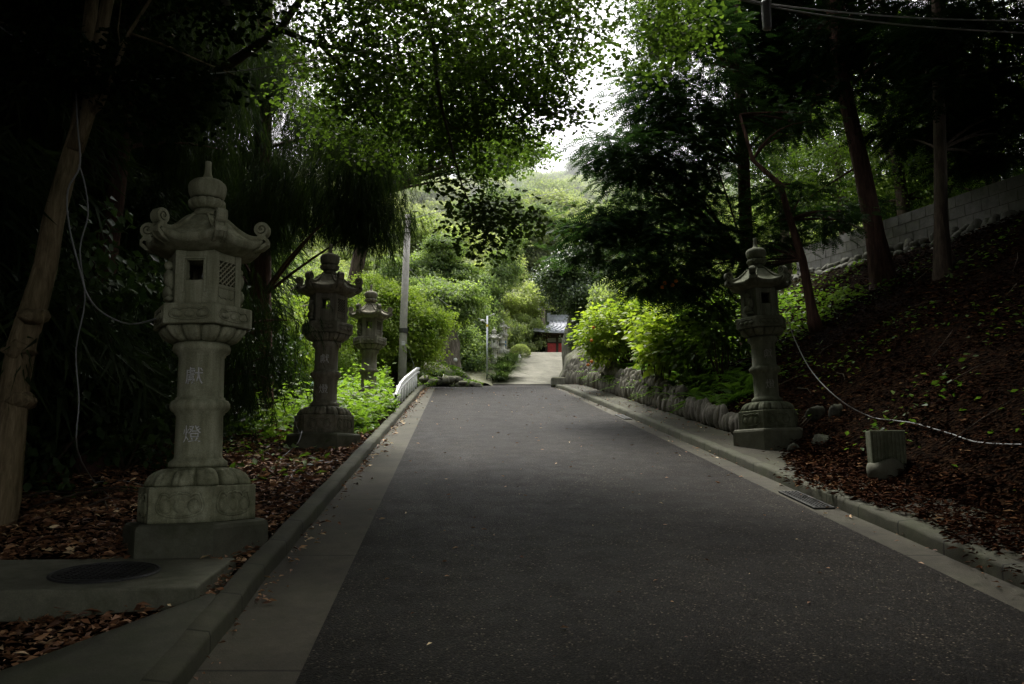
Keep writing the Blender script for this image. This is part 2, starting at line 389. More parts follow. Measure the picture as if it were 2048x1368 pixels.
M['hole_shade'] = mat_plain('drain_shade', (.006, .006, .006), .9)
M['glass'] = mat_plain('bulb_glass', (.5, .5, .5), .2)
M['blue'] = mat_plain('blue_marks', (.12, .28, .50), .6, var=.4)
M['white'] = mat_plain('white_paint', (.72, .72, .70), .5)
M['red'] = mat_plain('red_lacquer', (.70, .05, .05), .5, var=.3, sc=8)
M['wood'] = mat_plain('dark_wood', (.085, .055, .038), .75, var=.4)
M['roof'] = mat_plain('grey_roof_tile', (.36, .38, .42), .5, var=.35, sc=5)
M['plaster'] = mat_plain('old_plaster', (.5, .48, .42), .8)
# foliage
M['ginkgo'] = mat_leaf('ginkgo_leaf', (.034, .056, .016), (.095, .14, .034), .62)
M['cedar'] = mat_leaf('cedar_needles', (.014, .026, .012), (.06, .085, .03), .3, .7, spec=.1)
M['cypress_dark'] = mat_leaf('shaded_cypress_needles', (.008, .02, .010), (.03, .06, .022), .2, .7, spec=.1)  # copy of the cypress needles with shade put into its colour
M['cypress'] = mat_leaf('cypress_needles', (.02, .045, .024), (.075, .13, .055), .38, .65, spec=.15)
M['darkleaf'] = mat_leaf('dark_broad_leaf', (.025, .048, .02), (.085, .14, .045), .25, .4)
M['backlit'] = mat_leaf('backlit_leaf', (.035, .07, .016), (.17, .24, .045), .5)
M['maple'] = mat_leaf('maple_leaf', (.14, .21, .045), (.44, .52, .12), .45)
M['bush'] = mat_leaf('bright_bush_leaf', (.10, .16, .03), (.40, .46, .08), .45)
M['weed'] = mat_leaf('weed_leaf', (.05, .10, .02), (.22, .32, .06), .45)
M['fernleaf'] = mat_leaf('fern_leaf', (.07, .14, .03), (.22, .33, .08), .4)
M['hill_a'] = mat_leaf('hill_leaf_pale', (.25, .28, .15), (.56, .58, .35), .5, .6)  # hill leaf colours lightened to put distance haze into them
M['hill_b'] = mat_leaf('hill_leaf_mid', (.19, .23, .12), (.47, .51, .27), .5, .6)
M['hill_c'] = mat_leaf('hill_leaf_deep', (.10, .15, .07), (.36, .43, .19), .45, .6)
M['hill_far'] = mat_leaf('far_hill_leaf', (.13, .19, .15), (.26, .34, .27), .3, .7)
M['shiny'] = mat_leaf('glossy_evergreen_leaf', (.025, .05, .022), (.14, .19, .08), .25, .32, spec=.6)
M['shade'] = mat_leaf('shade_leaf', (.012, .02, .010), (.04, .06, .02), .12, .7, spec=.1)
M['shadeleaf'] = mat_leaf('shaded_fan_leaf', (.010, .022, .008), (.040, .07, .02), .3, .75, spec=.08)  # fan leaf copy, its colour darkened to stand for upper left shade
M['orange'] = mat_plain('orange_petal', (.75, .22, .02), .6)

# ------------------------------------------------------------------ the lie of the land
YR = [-25, 25.4, 43, 54, 62, 80]; ZR = [-4.1, 4.17, 6.05, 9.55, 10.2, 11.5]
def road_z(y):
    y = np.asarray(y, float)
    w = 1.2; s = 0
    for k in (-1, -.5, 0, .5, 1): s = s + np.interp(y + k * w, YR, ZR)
    return s / 5
LA = ([-25, 3.86, 5.6, 24.4, 30], [1.0, -.99, -1.11, -2.39, -2.78])      # asphalt edges, kerb faces
LK = ([-25, 3.86, 5.38, 11.4, 22.3, 26, 30], [.55, -1.48, -1.61, -1.96, -2.60, -2.82, -3.1])
RA = ([-25, 23.3, 30], [5.2, 1.55, 1.05])
RK = ([-25, 5.2, 19, 25.9, 30], [5.55, 3.22, 2.10, 1.45, 1.15])
la = lambda y: np.interp(y, *LA); lk = lambda y: np.interp(y, *LK)
ra = lambda y: np.interp(y, *RA)
def rk(y): return np.interp(y, RK[0] + [43, 54, 64], RK[1] + [2.3, 4.0, 9.])
PW = .66                                                                 # pavement between kerb and bank
plat = lambda y: 5.1 + .083 * np.asarray(y, float)
def sm(x): x = np.clip(x, 0, 1); return x * x * (3 - 2 * x)
def H(x, y):
    x = np.asarray(x, float); y = np.asarray(y, float); rz = road_z(y)
    tl = (lk(y) - .13) - x; tr = x - (rk(y) + .13 + PW)
    hl = rz + .07 - np.clip(tl - 3.0, 0, 40) * .10 * sm((20 - y) / 8) - np.clip(tl - .9, 0, 9) * .30 * sm((y - 12) / 5) * sm((44 - y) / 10)
    hl = hl + np.clip(tl - 12, 0, 60) * .25
    hr = rz + .10 + np.clip(tr, 0, 99) * .62
    pl = np.maximum(plat(y), rz) + np.clip(tr - 9, 0, 60) * .12
    d = pl - hr; k = .35
    hr = np.where(d > k, hr, np.where(d < -k, pl, hr - (k - d) ** 2 / (4 * k)))
    z = np.where(tl > 0, hl, np.where(tr > 0, hr, rz - .12))
    wave = .10 * np.sin(x * 1.7 + y * .6) * np.sin(y * 1.3 - x * .8) + .05 * np.sin(x * 4.1 + 1) * np.sin(y * 3.7)
    amp = sm(np.maximum(tl, tr) / 1.5) * .8
    z = z + wave * amp
    hill = 10.6 + (y - 60) * .45
    hk = sm((y - 56) / 10)
    z = np.where(y > 56, z * (1 - hk) + np.maximum(hill, 10.2) * hk + .0, z)
    return z
def kz(y): return road_z(y) + .12

def hit(u, v, off=0.):
    for d in np.arange(3, 60, .05):
        p = P(u, v, d)
        if p[2] < float(H(p[0], d)) + off: return p
    return p
ys = np.concatenate([np.arange(-22, 30, .22), np.arange(30, 66, 1.), np.arange(66, 150, 4), [160, 180, 260, 500]])
xs = np.concatenate([[-300, -120, -80], np.arange(-60, -12, 2), np.arange(-12, 14, .22), np.arange(14, 60, 2), [60, 80, 120, 300]])
X, Y = np.meshgrid(xs, ys)
Z = H(X, Y); Z = np.where(Y > 135, np.minimum(Z, 44.5), Z)
# the mesh sinks below the road slab between the kerbs
g = MB(); g.grid(np.stack([X, Y, Z], 2)); tag(g.build('ground', M['soil']), kind='structure')

def strip(name, xa, xb, y0, y1, off, mat, step=.4, thick=None, cols=2):
    yy = np.arange(y0, y1 + .001, step); m = MB()
    A = []
    for y in yy:
        a, b = float(xa(y)), float(xb(y)); z = float(road_z(y)) + off
        A.append([[a + (b - a) * i / (cols - 1), y, z] for i in range(cols)])
    m.grid(A, smooth=True)
    return tag(m.build(name, mat), kind='structure')
strip('road', lambda y: la(y) if y < 30 else -14, lambda y: ra(y) if y < 27 else rk(y), -20, 26.6, 0, M['asphalt'], cols=6)
strip('gutter', lambda y: lk(y) - .02, lambda y: la(y) + .01, -20, 26.6, -.006, M['gutter'])
strip('gutter', lambda y: ra(y) - .01, lambda y: rk(y) + .02, -20, 26.6, -.006, M['gutter'])
strip('road_junction', lambda y: -14, lambda y: 3.0, 26.6, 43.4, -.002, M['asphalt'], cols=6)
def dl(y): return np.interp(y, [43, 54, 60], [-1.05, .72, 1.2])
def dr(y): return np.interp(y, [43, 54, 60], [2.3, 4.05, 5.5])
strip('driveway', dl, dr, 43.1, 60, .02, M['drive'], cols=6)

def kerb(name, f, side, y0, y1):
    m = MB(); A = []
    for y in np.arange(y0, y1, .12):
        x = float(f(y)); z = float(road_z(y)); j = .006 * sin(y * 9) + .004 * sin(y * 23)
        j2 = .008 * sin(y * 41) * (1 if int(y * 7) % 5 == 0 else .2)
        pr = [(0, -.1), (.004, .075 + j), (.014 + j2, .100 + j), (.125, .112 + j), (.145, .10), (.15, -.1)]
        A.append([[x + side * (a + .004 * sin(y * 5)), y, z + b] for a, b in pr])
    m.grid(A, flip=(side > 0)); o = tag(m.build(name, M['kerb']), kind='structure')
    return o
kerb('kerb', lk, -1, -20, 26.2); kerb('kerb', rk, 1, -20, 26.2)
# walkway on the right between kerb and bank
m = MB(); A = []
for y in np.arange(-20, 27, .4):
    x = float(rk(y)) + .140; z = float(road_z(y)) + .100
    A.append([[x, y, z], [x + .3, y, z + .004], [x + PW + .25, y, z + .02]])
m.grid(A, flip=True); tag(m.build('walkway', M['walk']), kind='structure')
# sloping concrete apron beside the kerb at the lower left
m = MB(); A = []
for i in range(14):
    t = i / 13; y = 2.2 + t * 2.55
    xk = float(lk(y)) - .16; w = np.interp(t, [0, .35, 1], [1.35, .95, .0]) * 1.0 + .02
    z = float(road_z(y))
    A.append([[xk + .03 - w * s_, y - .05 * s_, z + .108 + .02 * s_] for s_ in (0, .25, .5, .75, 1)] + [[xk - w - .02, y - .06, z - .05]])
m.grid(A, flip=False); tag(m.build('path_apron', M['apron']), kind='structure')

# ------------------------------------------------------------------ stone lanterns
def facebox(m, k, apo, u0, u1, w0, w1, d0, d1, tint=.5, shrink=0.):
    """a box on hexagon face k: u across, w up, d outward from the face plane at apothem apo"""
    a = -pi / 2 + k * pi / 3; n = np.array([cos(a), sin(a), 0]); t = np.array([-sin(a), cos(a), 0])
    V = []
    for w in (w0, w1):
        for d in (d0, d1):
            for u in (u0, u1):
                uu = u * (1 - shrink) if d == d0 else u
                V.append(n * (apo + d) + t * uu + np.array([0, 0, w]))
    m.add(V, [(0, 2, 3, 1), (4, 5, 7, 6), (0, 1, 5, 4), (2, 6, 7, 3), (0, 4, 6, 2), (1, 3, 7, 5)], tint)
def facept(k, apo, u, w, d=0):
    a = -pi / 2 + k * pi / 3
    return np.array([cos(a) * (apo + d) - sin(a) * u, sin(a) * (apo + d) + cos(a) * u, w])
def hexprof(m, prof, c=(0, 0, 0)):
    m.revolve(prof, 6, ph=-pi / 2 + pi / 6, smooth=False, c=c)
def hexr(a, k=1.):
    """radius factor of a hexagon (corner = 1), k blends to a circle"""
    b = (a - (-pi / 2) + pi / 6) % (pi / 3) - pi / 6
    h = cos(pi / 6) / np.cos(b)
    return 1 - k + k * h
def cartouche(m, k, apo, w, h, zc, rim=.007):
    pts = []
    for i in range(41):
        t = i / 40; u = (t - .5) * w
        top = h * .32 + h * .14 * abs(sin(t * 4 * pi)) ** .6 + (h * .16 * max(0, 1 - abs(t - .5) * 14))
        pts.append((u * .94, top - (h * .12 if t < .04 or t > .96 else 0)))
    for i in range(21):
        t = 1 - i / 20; a = pi * i / 20
        pts.append((cos(a) * w * .5, -sin(a) ** .6 * h * .5 if 0 < i < 20 else 0))
    P3 = [facept(k, apo, u, zc + z, .001) for u, z in pts] + [facept(k, apo, pts[0][0], zc + pts[0][1], .001)]
    m.tube(P3, rim, 5, caps=False)
    for j, uu in enumerate((-.3, 0, .3)):
        c = facept(k, apo, uu * w, zc - h * .06, -.004); a = -pi / 2 + k * pi / 3
        n = 9; V = []
        for i in range(6):
            r = i / 5
            for q in range(12):
                b = q * pi / 6
                V.append(facept(k, apo, uu * w + cos(b) * r * w * .15, zc - h * .05 + sin(b) * r * h * .33, -.004 + .02 * math.sqrt(max(0, 1 - r * r))))
        m.add(V, [(i * 12 + q, i * 12 + (q + 1) % 12, (i + 1) * 12 + (q + 1) % 12, (i + 1) * 12 + q) for i in range(5) for q in range(12)], smooth=True)

def glyph(m, ch, size, Rc, zc):
    c = bpy.data.curves.new('glyph', 'FONT'); c.body = ch; c.size = size; c.resolution_u = 3; c.offset = size * .003
    o = bpy.data.objects.new('glyph', c); COL.objects.link(o)
    bpy.context.view_layer.update()
    me = bpy.data.meshes.new_from_object(o.evaluated_get(bpy.context.evaluated_depsgraph_get()))
    V = np.array([v.co[:] for v in me.vertices]); Fc = [tuple(p.vertices) for p in me.polygons]
    bpy.data.objects.remove(o); bpy.data.curves.remove(c); bpy.data.meshes.remove(me)
    cx = (V[:, 0].min() + V[:, 0].max()) / 2; cy = (V[:, 1].min() + V[:, 1].max()) / 2
    a = (V[:, 0] - cx) / Rc; W = np.stack([Rc * np.sin(a), -Rc * np.cos(a), zc + V[:, 1] - cy], 1)
    m.add(W, Fc)

def spiral_end(m, ang, r0, z0, w, R0=.07, turns=1.6):
    """scroll at a roof corner: band that curls up and inward, in the vertical plane at angle ang"""
    rad = np.array([cos(ang), sin(ang), 0]); tan_ = np.array([-sin(ang), cos(ang), 0]); up = np.array([0, 0, 1.])
    n = 30; C = rad * r0 + up * z0; A = []
    for i in range(n + 1):
        t = i / n; a = -pi / 2 - .5 + t * turns * 2 * pi; rr = R0 * (1 - .78 * t); th = .022 * (1 - .35 * t)
        row = []
        for (rq, wq) in ((rr, w), (rr, -w), (rr - th, -w), (rr - th, w), (rr, w)):
            row.append(C + rad * cos(a) * rq + up * sin(a) * rq + tan_ * wq)
        A.append(row)
    m.grid(A, smooth=False)
    # web behind the spiral
    V = [C + tan_ * s_ * w * .72 + rad * cos(q * pi / 8) * R0 * .88 + up * sin(q * pi / 8) * R0 * .88 for s_ in (-1, 1) for q in range(16)]
    m.add(V, [tuple(range(16))[::-1], tuple(range(16, 32))] + [(q, (q + 1) % 16, 16 + (q + 1) % 16, 16 + q) for q in range(16)])

def make_lantern(label, mats, chars=True, group=None, paint='paint', plinth=True, scrolls=True):
    t = thing('stone_lantern', label, 'stone lantern', group=group)
    S = M[mats]
    def petals(n, amp, pw=.55, lo=0., hi=1., taper=0):
        def f(a, q, z):
            k = (1 - q) if taper > 0 else q
            env = sin(pi * min(1, max(.05, q))) ** .5
            hx = hexr(a, .75 * (1 - q if taper > 0 else q))
            return hx * (1 - amp * (1 - np.abs(np.cos(a * n / 2)) ** pw) * (.45 + .55 * env) - amp * .35 * (1 - np.abs(np.cos(a * n * 1.5)) ** .5) * env)
        return f
    if plinth:
        b = MB(); hexprof(b, [(.515, -.12), (.515, .20), (.505, .225), (.48, .24)]); b.build('plinth', M['plinth'], t)
    b = MB(); hexprof(b, [(.410, .235), (.42, .243), (.418, .482), (.408, .49)])
    for k in range(6): cartouche(b, k, .362, .31, .165, .365, .009)
    b.build('base_block', S, t)
    b = MB()
    pr = [(.375, .485), (.385, .497), (.378, .525), (.352, .565), (.305, .597), (.25, .613), (.20, .62)]
    b.revolve(pr, 240, petals(12, .15, taper=1)); b.build('lotus_base', S, t)
    b = MB()
    b.revolve([(.195, .612), (.205, .625), (.205, .66), (.19, .672), (.172, .688), (.166, .70), (.165, 1.0), (.178, 1.01), (.178, 1.022), (.198, 1.035), (.212, 1.06), (.212, 1.085), (.198, 1.108),
               (.176, 1.118), (.176, 1.13), (.163, 1.14), (.162, 1.435), (.172, 1.445), (.172, 1.455), (.20, 1.475), (.205, 1.50), (.198, 1.53), (.185, 1.545)], 72)
    b.build('shaft', S, t)
    if chars:
        b = MB(); glyph(b, '獻', .135, .1665, 1.285); b.build('inscription', M[paint], t)
        b = MB(); glyph(b, '燈', .135, .1685, .86); b.build('inscription', M[paint], t)
    b = MB()
    pr = [(.185, 1.535), (.215, 1.545), (.262, 1.562), (.298, 1.59), (.322, 1.625), (.325, 1.65)]
    b.revolve(pr, 240, petals(12, .15, taper=-1)); b.build('lotus_capital', S, t)
    b = MB(); hexprof(b, [(.352, 1.648), (.362, 1.655), (.362, 1.79), (.354, 1.80)])
    for k in range(6): cartouche(b, k, .3125, .28, .085, 1.722, .007)
    b.build('platform', S, t)
    # fire box: six stone leaves, front and back pierced
    fb = MB(); ap = .235; hw = ap * tan(pi / 6); z0, z1 = 1.80, 2.225; th = .045; sk = th / ap
    for k in (0, 3):
        w, a0, a1 = (.062, 1.985, 2.135) if k == 0 else (.082, 1.96, 2.20)
        facebox(fb, k, ap, -hw, -w, z0, z1, -th, 0, shrink=sk); facebox(fb, k, ap, w, hw, z0, z1, -th, 0, shrink=sk)
        facebox(fb, k, ap, -w, w, z0, a0, -th, -.004, shrink=0); facebox(fb, k, ap, -w, w, a1, z1, -th, -.004, shrink=0)
        for (u0, u1, w0, w1) in ((-w - .022, -w - .010, a0 - .09, a1 + .024), (w + .010, w + .022, a0 - .09, a1 + .024), (-w - .010, w + .010, a1 + .012, a1 + .024)):
            facebox(fb, k, ap, u0, u1, w0, w1, -.002, .007)
    for k in (1, 4):
        w = .080; a0, a1 = 1.965, 2.145
        facebox(fb, k, ap, -hw, -w, z0, z1, -th, 0, shrink=sk); facebox(fb, k, ap, w, hw, z0, z1, -th, 0, shrink=sk)
        facebox(fb, k, ap, -w, w, z0, a0, -th, -.003); facebox(fb, k, ap, -w, w, a1, z1, -th, -.003)
        pts = [(-.08, 1.94), (-.08, 1.88), (-.05, 1.862), (-.02, 1.87), (0, 1.858), (.02, 1.87), (.05, 1.862), (.08, 1.88), (.08, 1.94), (-.08, 1.94)]
        fb.tube([facept(k, ap, u, w_, 0) for u, w_ in pts], .004, 5, caps=False)
    for k in (2, 5):
        facebox(fb, k, ap, -hw, hw, z0, z1, -th, 0, shrink=sk)
    hexprof(fb, [(.20, 1.796), (.20, 1.805)])
    fbo = fb.build('fire_box', S, t)
    for k in (1, 4):
        lt = MB(); w = .080; a0, a1 = 1.965, 2.145; H_ = a1 - a0
        for sg in (-1, 1):
            for i in range(-4, 5):
                o = i * .040; pts = []
                for q in np.linspace(-.26, .26, 120):
                    u = sg * q + o; zz = (a0 + a1) / 2 + q
                    if abs(u) < w and a0 < zz < a1: pts.append((u, zz))
                if len(pts) > 3:
                    p0, p1 = pts[0], pts[-1]
                    lt.bar(facept(k, ap, p0[0], p0[1], -.012 + .004 * sg), facept(k, ap, p1[0], p1[1], -.012 + .004 * sg), .011, .012, up=facept(k, 1, 0, 0))
        lt.build('lattice', S, fbo)
    for k in (2, 5):      # worn robed relief figures
        rl = MB()
        for (u, z, a, h_) in ((0, 2.115, .032, .038), (0, 2.02, .065, .085), (-.015, 1.92, .075, .07), (.05, 2.0, .03, .07), (-.055, 2.03, .028, .06), (.02, 1.86, .08, .025)):
            c = facept(k, ap, u, z, 0.005); an = -pi / 2 + k * pi / 3
            V0 = len(rl.v); rl.blob((0, 0, 0), (a, .045, h_), 12, seed=int(z * 100), rough=.1)
            V = rl.v[-1]; n = np.array([cos(an), sin(an), 0]); tt = np.array([-sin(an), cos(an), 0])
            rl.v[-1] = c + V[:, 0:1] * tt + V[:, 1:2] * n + V[:, 2:3] * np.array([0, 0, 1.])
        rl.build('relief_figure', S, fbo)
    if scrolls:
        bb = MB(); bb.tube([(0, 0, 2.2), (0, 0, 2.10)], .005, 6); bb.blob((0, 0, 2.07), (.022, .022, .032), 12, rough=0); bb.build('bulb', M['glass'], t)
    # roof
    n = 120; a = np.arange(n + 1) * 2 * pi / n + pi / 6 - pi / 2
    b_ = (a + pi / 2 + pi / 6) % (pi / 3) - pi / 6; cness = np.abs(b_) / (pi / 6)
    hx = cos(pi / 6) / np.cos(b_)
    edge = .455 * hx * (1 - .035 * (1 - cness ** 2))
    lift = cness ** 3
    rf = MB(); A = []
    top = [(0, 2.515), (.12, 2.512), (.25, 2.47), (.4, 2.42), (.55, 2.375), (.7, 2.34), (.85, 2.315), (1., 2.305)]
    for q, z in top:
        r = .115 + (edge - .115) * q
        A.append(np.stack([r * np.cos(a), r * np.sin(a), z + lift * .075 * q ** 3], 1))
    for dr_, dz in ((.004, -.012), (.0, -.05), (-.02, -.062)):
        r = edge + dr_; A.append(np.stack([r * np.cos(a), r * np.sin(a), 2.305 + lift * .075 + dz], 1))
    for q, z in ((.8, 2.225), (.62, 2.205), (.5, 2.20)):
        r = .0 + edge * q; A.append(np.stack([r * np.cos(a), r * np.sin(a), z + lift * .02 * q], 1))
    rf.grid(np.array(A), flip=True)
    hexprof(rf, [(.255, 2.195), (.275, 2.222)])
    rf.revolve([(.116, 2.46), (.13, 2.50), (.125, 2.522), (.10, 2.527)], 48)
    # corner ridges
    for k in range(6):
        an = -pi / 2 + pi / 6 + k * pi / 3
        rad = np.array([cos(an), sin(an), 0]); tn = np.array([-sin(an), cos(an), 0]); G_ = []
        for q in np.linspace(0.02, 1.06, 14):
            z = np.interp(q, [x_[0] for x_ in top], [x_[1] for x_ in top]) + .075 * min(q, 1) ** 3 + (.014 if q <= 1 else -.03)
            r = .115 + (.455 - .115) * q
            w = .03 + .012 * q
            G_.append([rad * r + tn * u + np.array([0, 0, z - d]) for u, d in ((-w, .045), (-w, .004), (-w * .55, 0), (-w * .45, .01), (w * .45, .01), (w * .55, 0), (w, .004), (w, .045))])
        for dd in ((.0, -.04), (-.04, -.075), (-.10, -.095), (-.17, -.10)):
            r = .475 + dd[0]; z = 2.38 + dd[1] - .03; w = .042
            G_.append([rad * r + tn * u + np.array([0, 0, z + d]) for u, d in ((-w, .03), (-w, -.004), (-w * .55, -.008), (-w * .45, 0), (w * .45, 0), (w * .55, -.008), (w, -.004), (w, .03))])
        rf.grid(np.array(G_), smooth=False, flip=True)
        if scrolls: spiral_end(rf, an, .425, 2.432, .040, .066)
    rf.build('roof', S, t)
    # finial
    fn = MB()
    fn.revolve([(.10, 2.52), (.118, 2.528), (.118, 2.545), (.10, 2.56), (.088, 2.575), (.088, 2.59)], 48)
    fn.revolve([(.085, 2.588), (.115, 2.60), (.138, 2.625), (.14, 2.65), (.128, 2.668), (.10, 2.675)], 96, lambda a, q, z: 1 - .10 * (1 - np.abs(np.cos(a * 6)) ** .6))
    fn.revolve([(.10, 2.67), (.122, 2.69), (.137, 2.73), (.142, 2.775), (.135, 2.80), (.11, 2.825), (.07, 2.84), (.04, 2.855), (.027, 2.89), (.023, 2.95), (.025, 2.985), (.02, 2.99)], 48)
    fn.build('finial', S, t)
    return t

LG = 'carved hexagonal stone lanterns lining the road'
RY = radians(3.8)
def lan_at(u, v, d, dz=0): p = P(u, v, d); return (p[0], p[1], p[2] + dz)
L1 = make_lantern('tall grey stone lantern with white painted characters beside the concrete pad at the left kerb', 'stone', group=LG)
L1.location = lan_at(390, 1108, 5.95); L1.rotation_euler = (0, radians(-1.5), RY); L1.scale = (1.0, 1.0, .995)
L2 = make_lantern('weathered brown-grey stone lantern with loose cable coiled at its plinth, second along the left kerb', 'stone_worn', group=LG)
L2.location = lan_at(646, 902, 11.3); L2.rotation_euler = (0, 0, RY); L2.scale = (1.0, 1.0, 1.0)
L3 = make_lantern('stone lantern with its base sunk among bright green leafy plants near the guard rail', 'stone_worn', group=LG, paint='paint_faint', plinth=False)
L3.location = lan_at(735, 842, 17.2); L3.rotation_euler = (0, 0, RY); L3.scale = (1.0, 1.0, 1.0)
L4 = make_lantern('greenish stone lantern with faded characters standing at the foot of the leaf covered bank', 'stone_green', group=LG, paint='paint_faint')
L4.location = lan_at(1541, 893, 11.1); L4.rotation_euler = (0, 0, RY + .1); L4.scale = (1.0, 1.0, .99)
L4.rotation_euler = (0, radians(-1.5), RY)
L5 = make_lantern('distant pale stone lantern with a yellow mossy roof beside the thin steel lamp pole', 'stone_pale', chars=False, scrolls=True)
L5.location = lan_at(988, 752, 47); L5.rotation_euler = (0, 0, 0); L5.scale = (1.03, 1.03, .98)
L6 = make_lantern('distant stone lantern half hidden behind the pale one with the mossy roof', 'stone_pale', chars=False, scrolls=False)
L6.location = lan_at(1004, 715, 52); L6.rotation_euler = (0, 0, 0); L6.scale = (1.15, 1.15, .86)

# ------------------------------------------------------------------ small built things
# concrete pad with manhole cover
pz = float(road_z(5.0))
pc = np.array([-2.58, 5.02]); pr_ = radians(9)
pad = thing('manhole_pad', 'square mossy concrete pad under the round iron cover, in front of the nearest lantern', 'concrete pad', (pc[0], pc[1], pz + .045), radians(5)); pad.rotation_euler = (radians(4.5), 0, radians(5))
b = MB()
b.box((0, 0, .03), (.78, .46, .085), taper=(.985, .98)); o = b.build('slab', M['concrete'], pad)
mod = o.modifiers.new('bevel', 'BEVEL'); mod.width = .012; mod.segments = 2
b = MB(); b.box((.05, .58, .0), (.62, .12, .10)); b.build('footing', M['concrete'], pad)
cv = thing('manhole_cover', 'round dark iron cover set in the top of the concrete pad', 'manhole cover', (pc[0] + .12, pc[1] - .02, pz + .161), 0); cv.rotation_euler = (radians(4.5), 0, radians(5))
b = MB(); b.revolve([(.285, -.01), (.285, .006), (.275, .010)], 64, smooth=False)
for i in range(-6, 7):
    for j in range(-6, 7):
        if math.hypot(i, j) < 6: b.box((i * .041, j * .041, .012), (.014, .014, .003))
b.build('lid', M['iron'], cv)
b = MB(); A = [[[r * cos(a), r * sin(a), z] for a in np.linspace(0, 2 * pi, 65)] for r, z in ((.29, .001), (.29, .010), (.305, .010), (.31, .001))]
b.grid(A); b.build('rim', M['grate'], cv)

def grate(y0, y1, label):
    yc = (y0 + y1) / 2; x0 = float(ra(yc)) + .05; x1 = float(rk(yc)) - .03
    t = thing('drain_grate', label, 'drain grate', ((x0 + x1) / 2, yc, float(road_z(yc))), -RY * 1.1)
    t.rotation_euler = (math.atan(.164), 0, radians(4.4))
    L = (y1 - y0) / 2; w = (x1 - x0) / 2
    b = MB(); b.box((0, 0, .0), (w, L, .004)); b.build('pit_shade', M['hole_shade'], t)  # flat near-black sheet stands for the shade down the drain
    b = MB()
    for sx in (-1, 1): b.box((sx * (w - .012), 0, .007), (.012, L, .006))
    for sy in (-1, 1): b.box((0, sy * (L - .012), .007), (w - .026, .012, .006))
    b.build('frame', M['grate'], t)
    b = MB(); nb = 6
    for i in range(1, nb): b.box((-w + 2 * w * i / nb, 0, .009), (.006, L - .026, .008))
    b.build('bars', M['grate'], t)
grate(7.55, 8.35, 'near iron drain grate set in the right gutter below the stone marker')
grate(15.6, 16.5, 'far small iron drain grate in the right gutter beside the shrubs')

# white guard rail
gr = thing('guard_rail', 'white painted metal guard rail on the left road edge past the lanterns', 'guard rail', (0, 0, 0))
gy = [17.0, 18.2, 19.6, 21.2, 22.8, 24.3, 25.6]
top = [.38, .56, .62, .64, .66, .68, .66]
gp = [np.array([float(lk(y)) - .22, y, float(road_z(y))]) for y in gy]
b = MB(); A = []
for p_, h in zip(gp, top):
    prof = [(.0, -.19), (.03, -.17), (.035, -.13), (.0, -.10), (.0, -.08), (.035, -.05), (.03, 0), (.0, .02), (-.012, .02), (-.012, -.19)]
    A.append([[p_[0] + a + .02, p_[1], p_[2] + h + z] for a, z in prof + prof[:1]])
b.grid(np.array(A), smooth=False); b.build('beam', M['rail'], gr)
for y in np.arange(17.4, 25.6, .92):
    x = float(lk(y)) - .25; z = float(road_z(y)); b = MB()
    h = float(np.interp(y, gy, top)) - .06
    b.tube([(x, y, z - .3), (x, y, z + h)], .045, 10); b.build('post', M['rail'], gr)

# utility pole, street lamp pole, far timber pole
up = P(804, 735, 25.5); zt = P(808, 430, 25.5)[2]
t = thing('utility_pole', 'tall pale concrete utility pole rising behind the guard rail', 'utility pole', (up[0], up[1], 3.0))
b = MB(); b.tube([(0, 0, -.5), (.02, 0, (zt - 3) * .5), (.09, 0, zt - 3)], [.15, .125, .10], 16); b.build('pole', M['pole'], t)
for dz in (.15, .45, .62): b = MB(); b.revolve([(.115, zt - 3 - dz - .03), (.115, zt - 3 - dz)], 16, c=(.085, 0, 0), smooth=False); b.build('band', M['grate'], t)
b = MB(); b.revolve([(.15, 2.95), (.15, 3.1)], 16, c=(.03, 0, 0), smooth=False); b.build('band', M['grate'], t)
b = MB(); b.box((.05, -.14, 2.6), (.06, .015, .07)); b.build('plate', M['white'], t)
lp = P(974, 757, 44); zt2 = P(974, 632, 44)[2]
t = thing('lamp_pole', 'thin galvanised steel lamp pole with a yellow band at the foot of the driveway', 'lamp pole', tuple(lp))
hh = zt2 - lp[2]
b = MB(); b.tube([(0, 0, -.4), (0, 0, hh)], .055, 12); b.build('pole', M['steel'], t)
b = MB(); b.revolve([(.065, hh - .62), (.065, hh - .48)], 12, smooth=False); b.build('yellow_band', M['yellow'], t)
b = MB(); b.bar((0, 0, hh - .42), (-.2, -.1, hh - .32), .05); b.blob((-.28, -.14, hh - .28), (.13, .07, .05), 12, rough=0); b.build('lamp', M['white'], t)
b = MB(); b.bar((0, 0, hh - .02), (.28, .1, hh + .1), .025); b.blob((.34, .1, hh + .12), (.08, .05, .03), 10, rough=0); b.build('sensor', M['white'], t)
q = P(1086, 700, 66)
t = thing('timber_pole', 'brown timber pole standing behind the left end of the gate roof', 'pole', tuple(q))
b = MB(); b.tube([(0, 0, -.5), (0, 0, P(1086, 618, 66)[2] - q[2])], .22, 10); b.build('shaft', M['bark_old'], t)
q = P(1010, 700, 52.5); 
t = thing('stone_post', 'pale square stone post with painted blue marks beside the half hidden far lantern', 'stone post', tuple(q))
hh = P(1010, 650, 52.5)[2] - q[2]
b = MB(); b.box((0, 0, hh / 2), (.15, .12, hh / 2)); b.box((0, 0, hh + .03), (.12, .09, .03), taper=(.4, .4)); b.build('post', M['stone_pale'], t)
for zz in (.62, .50, .30, .18): b = MB(); b.box((.0, -.123, hh * zz), (.08, .003, .07), rot=np.array([[cos(.5), 0, -sin(.5)], [0, 1, 0], [sin(.5), 0, cos(.5)]])); b.build('painted_mark', M['blue'], t)

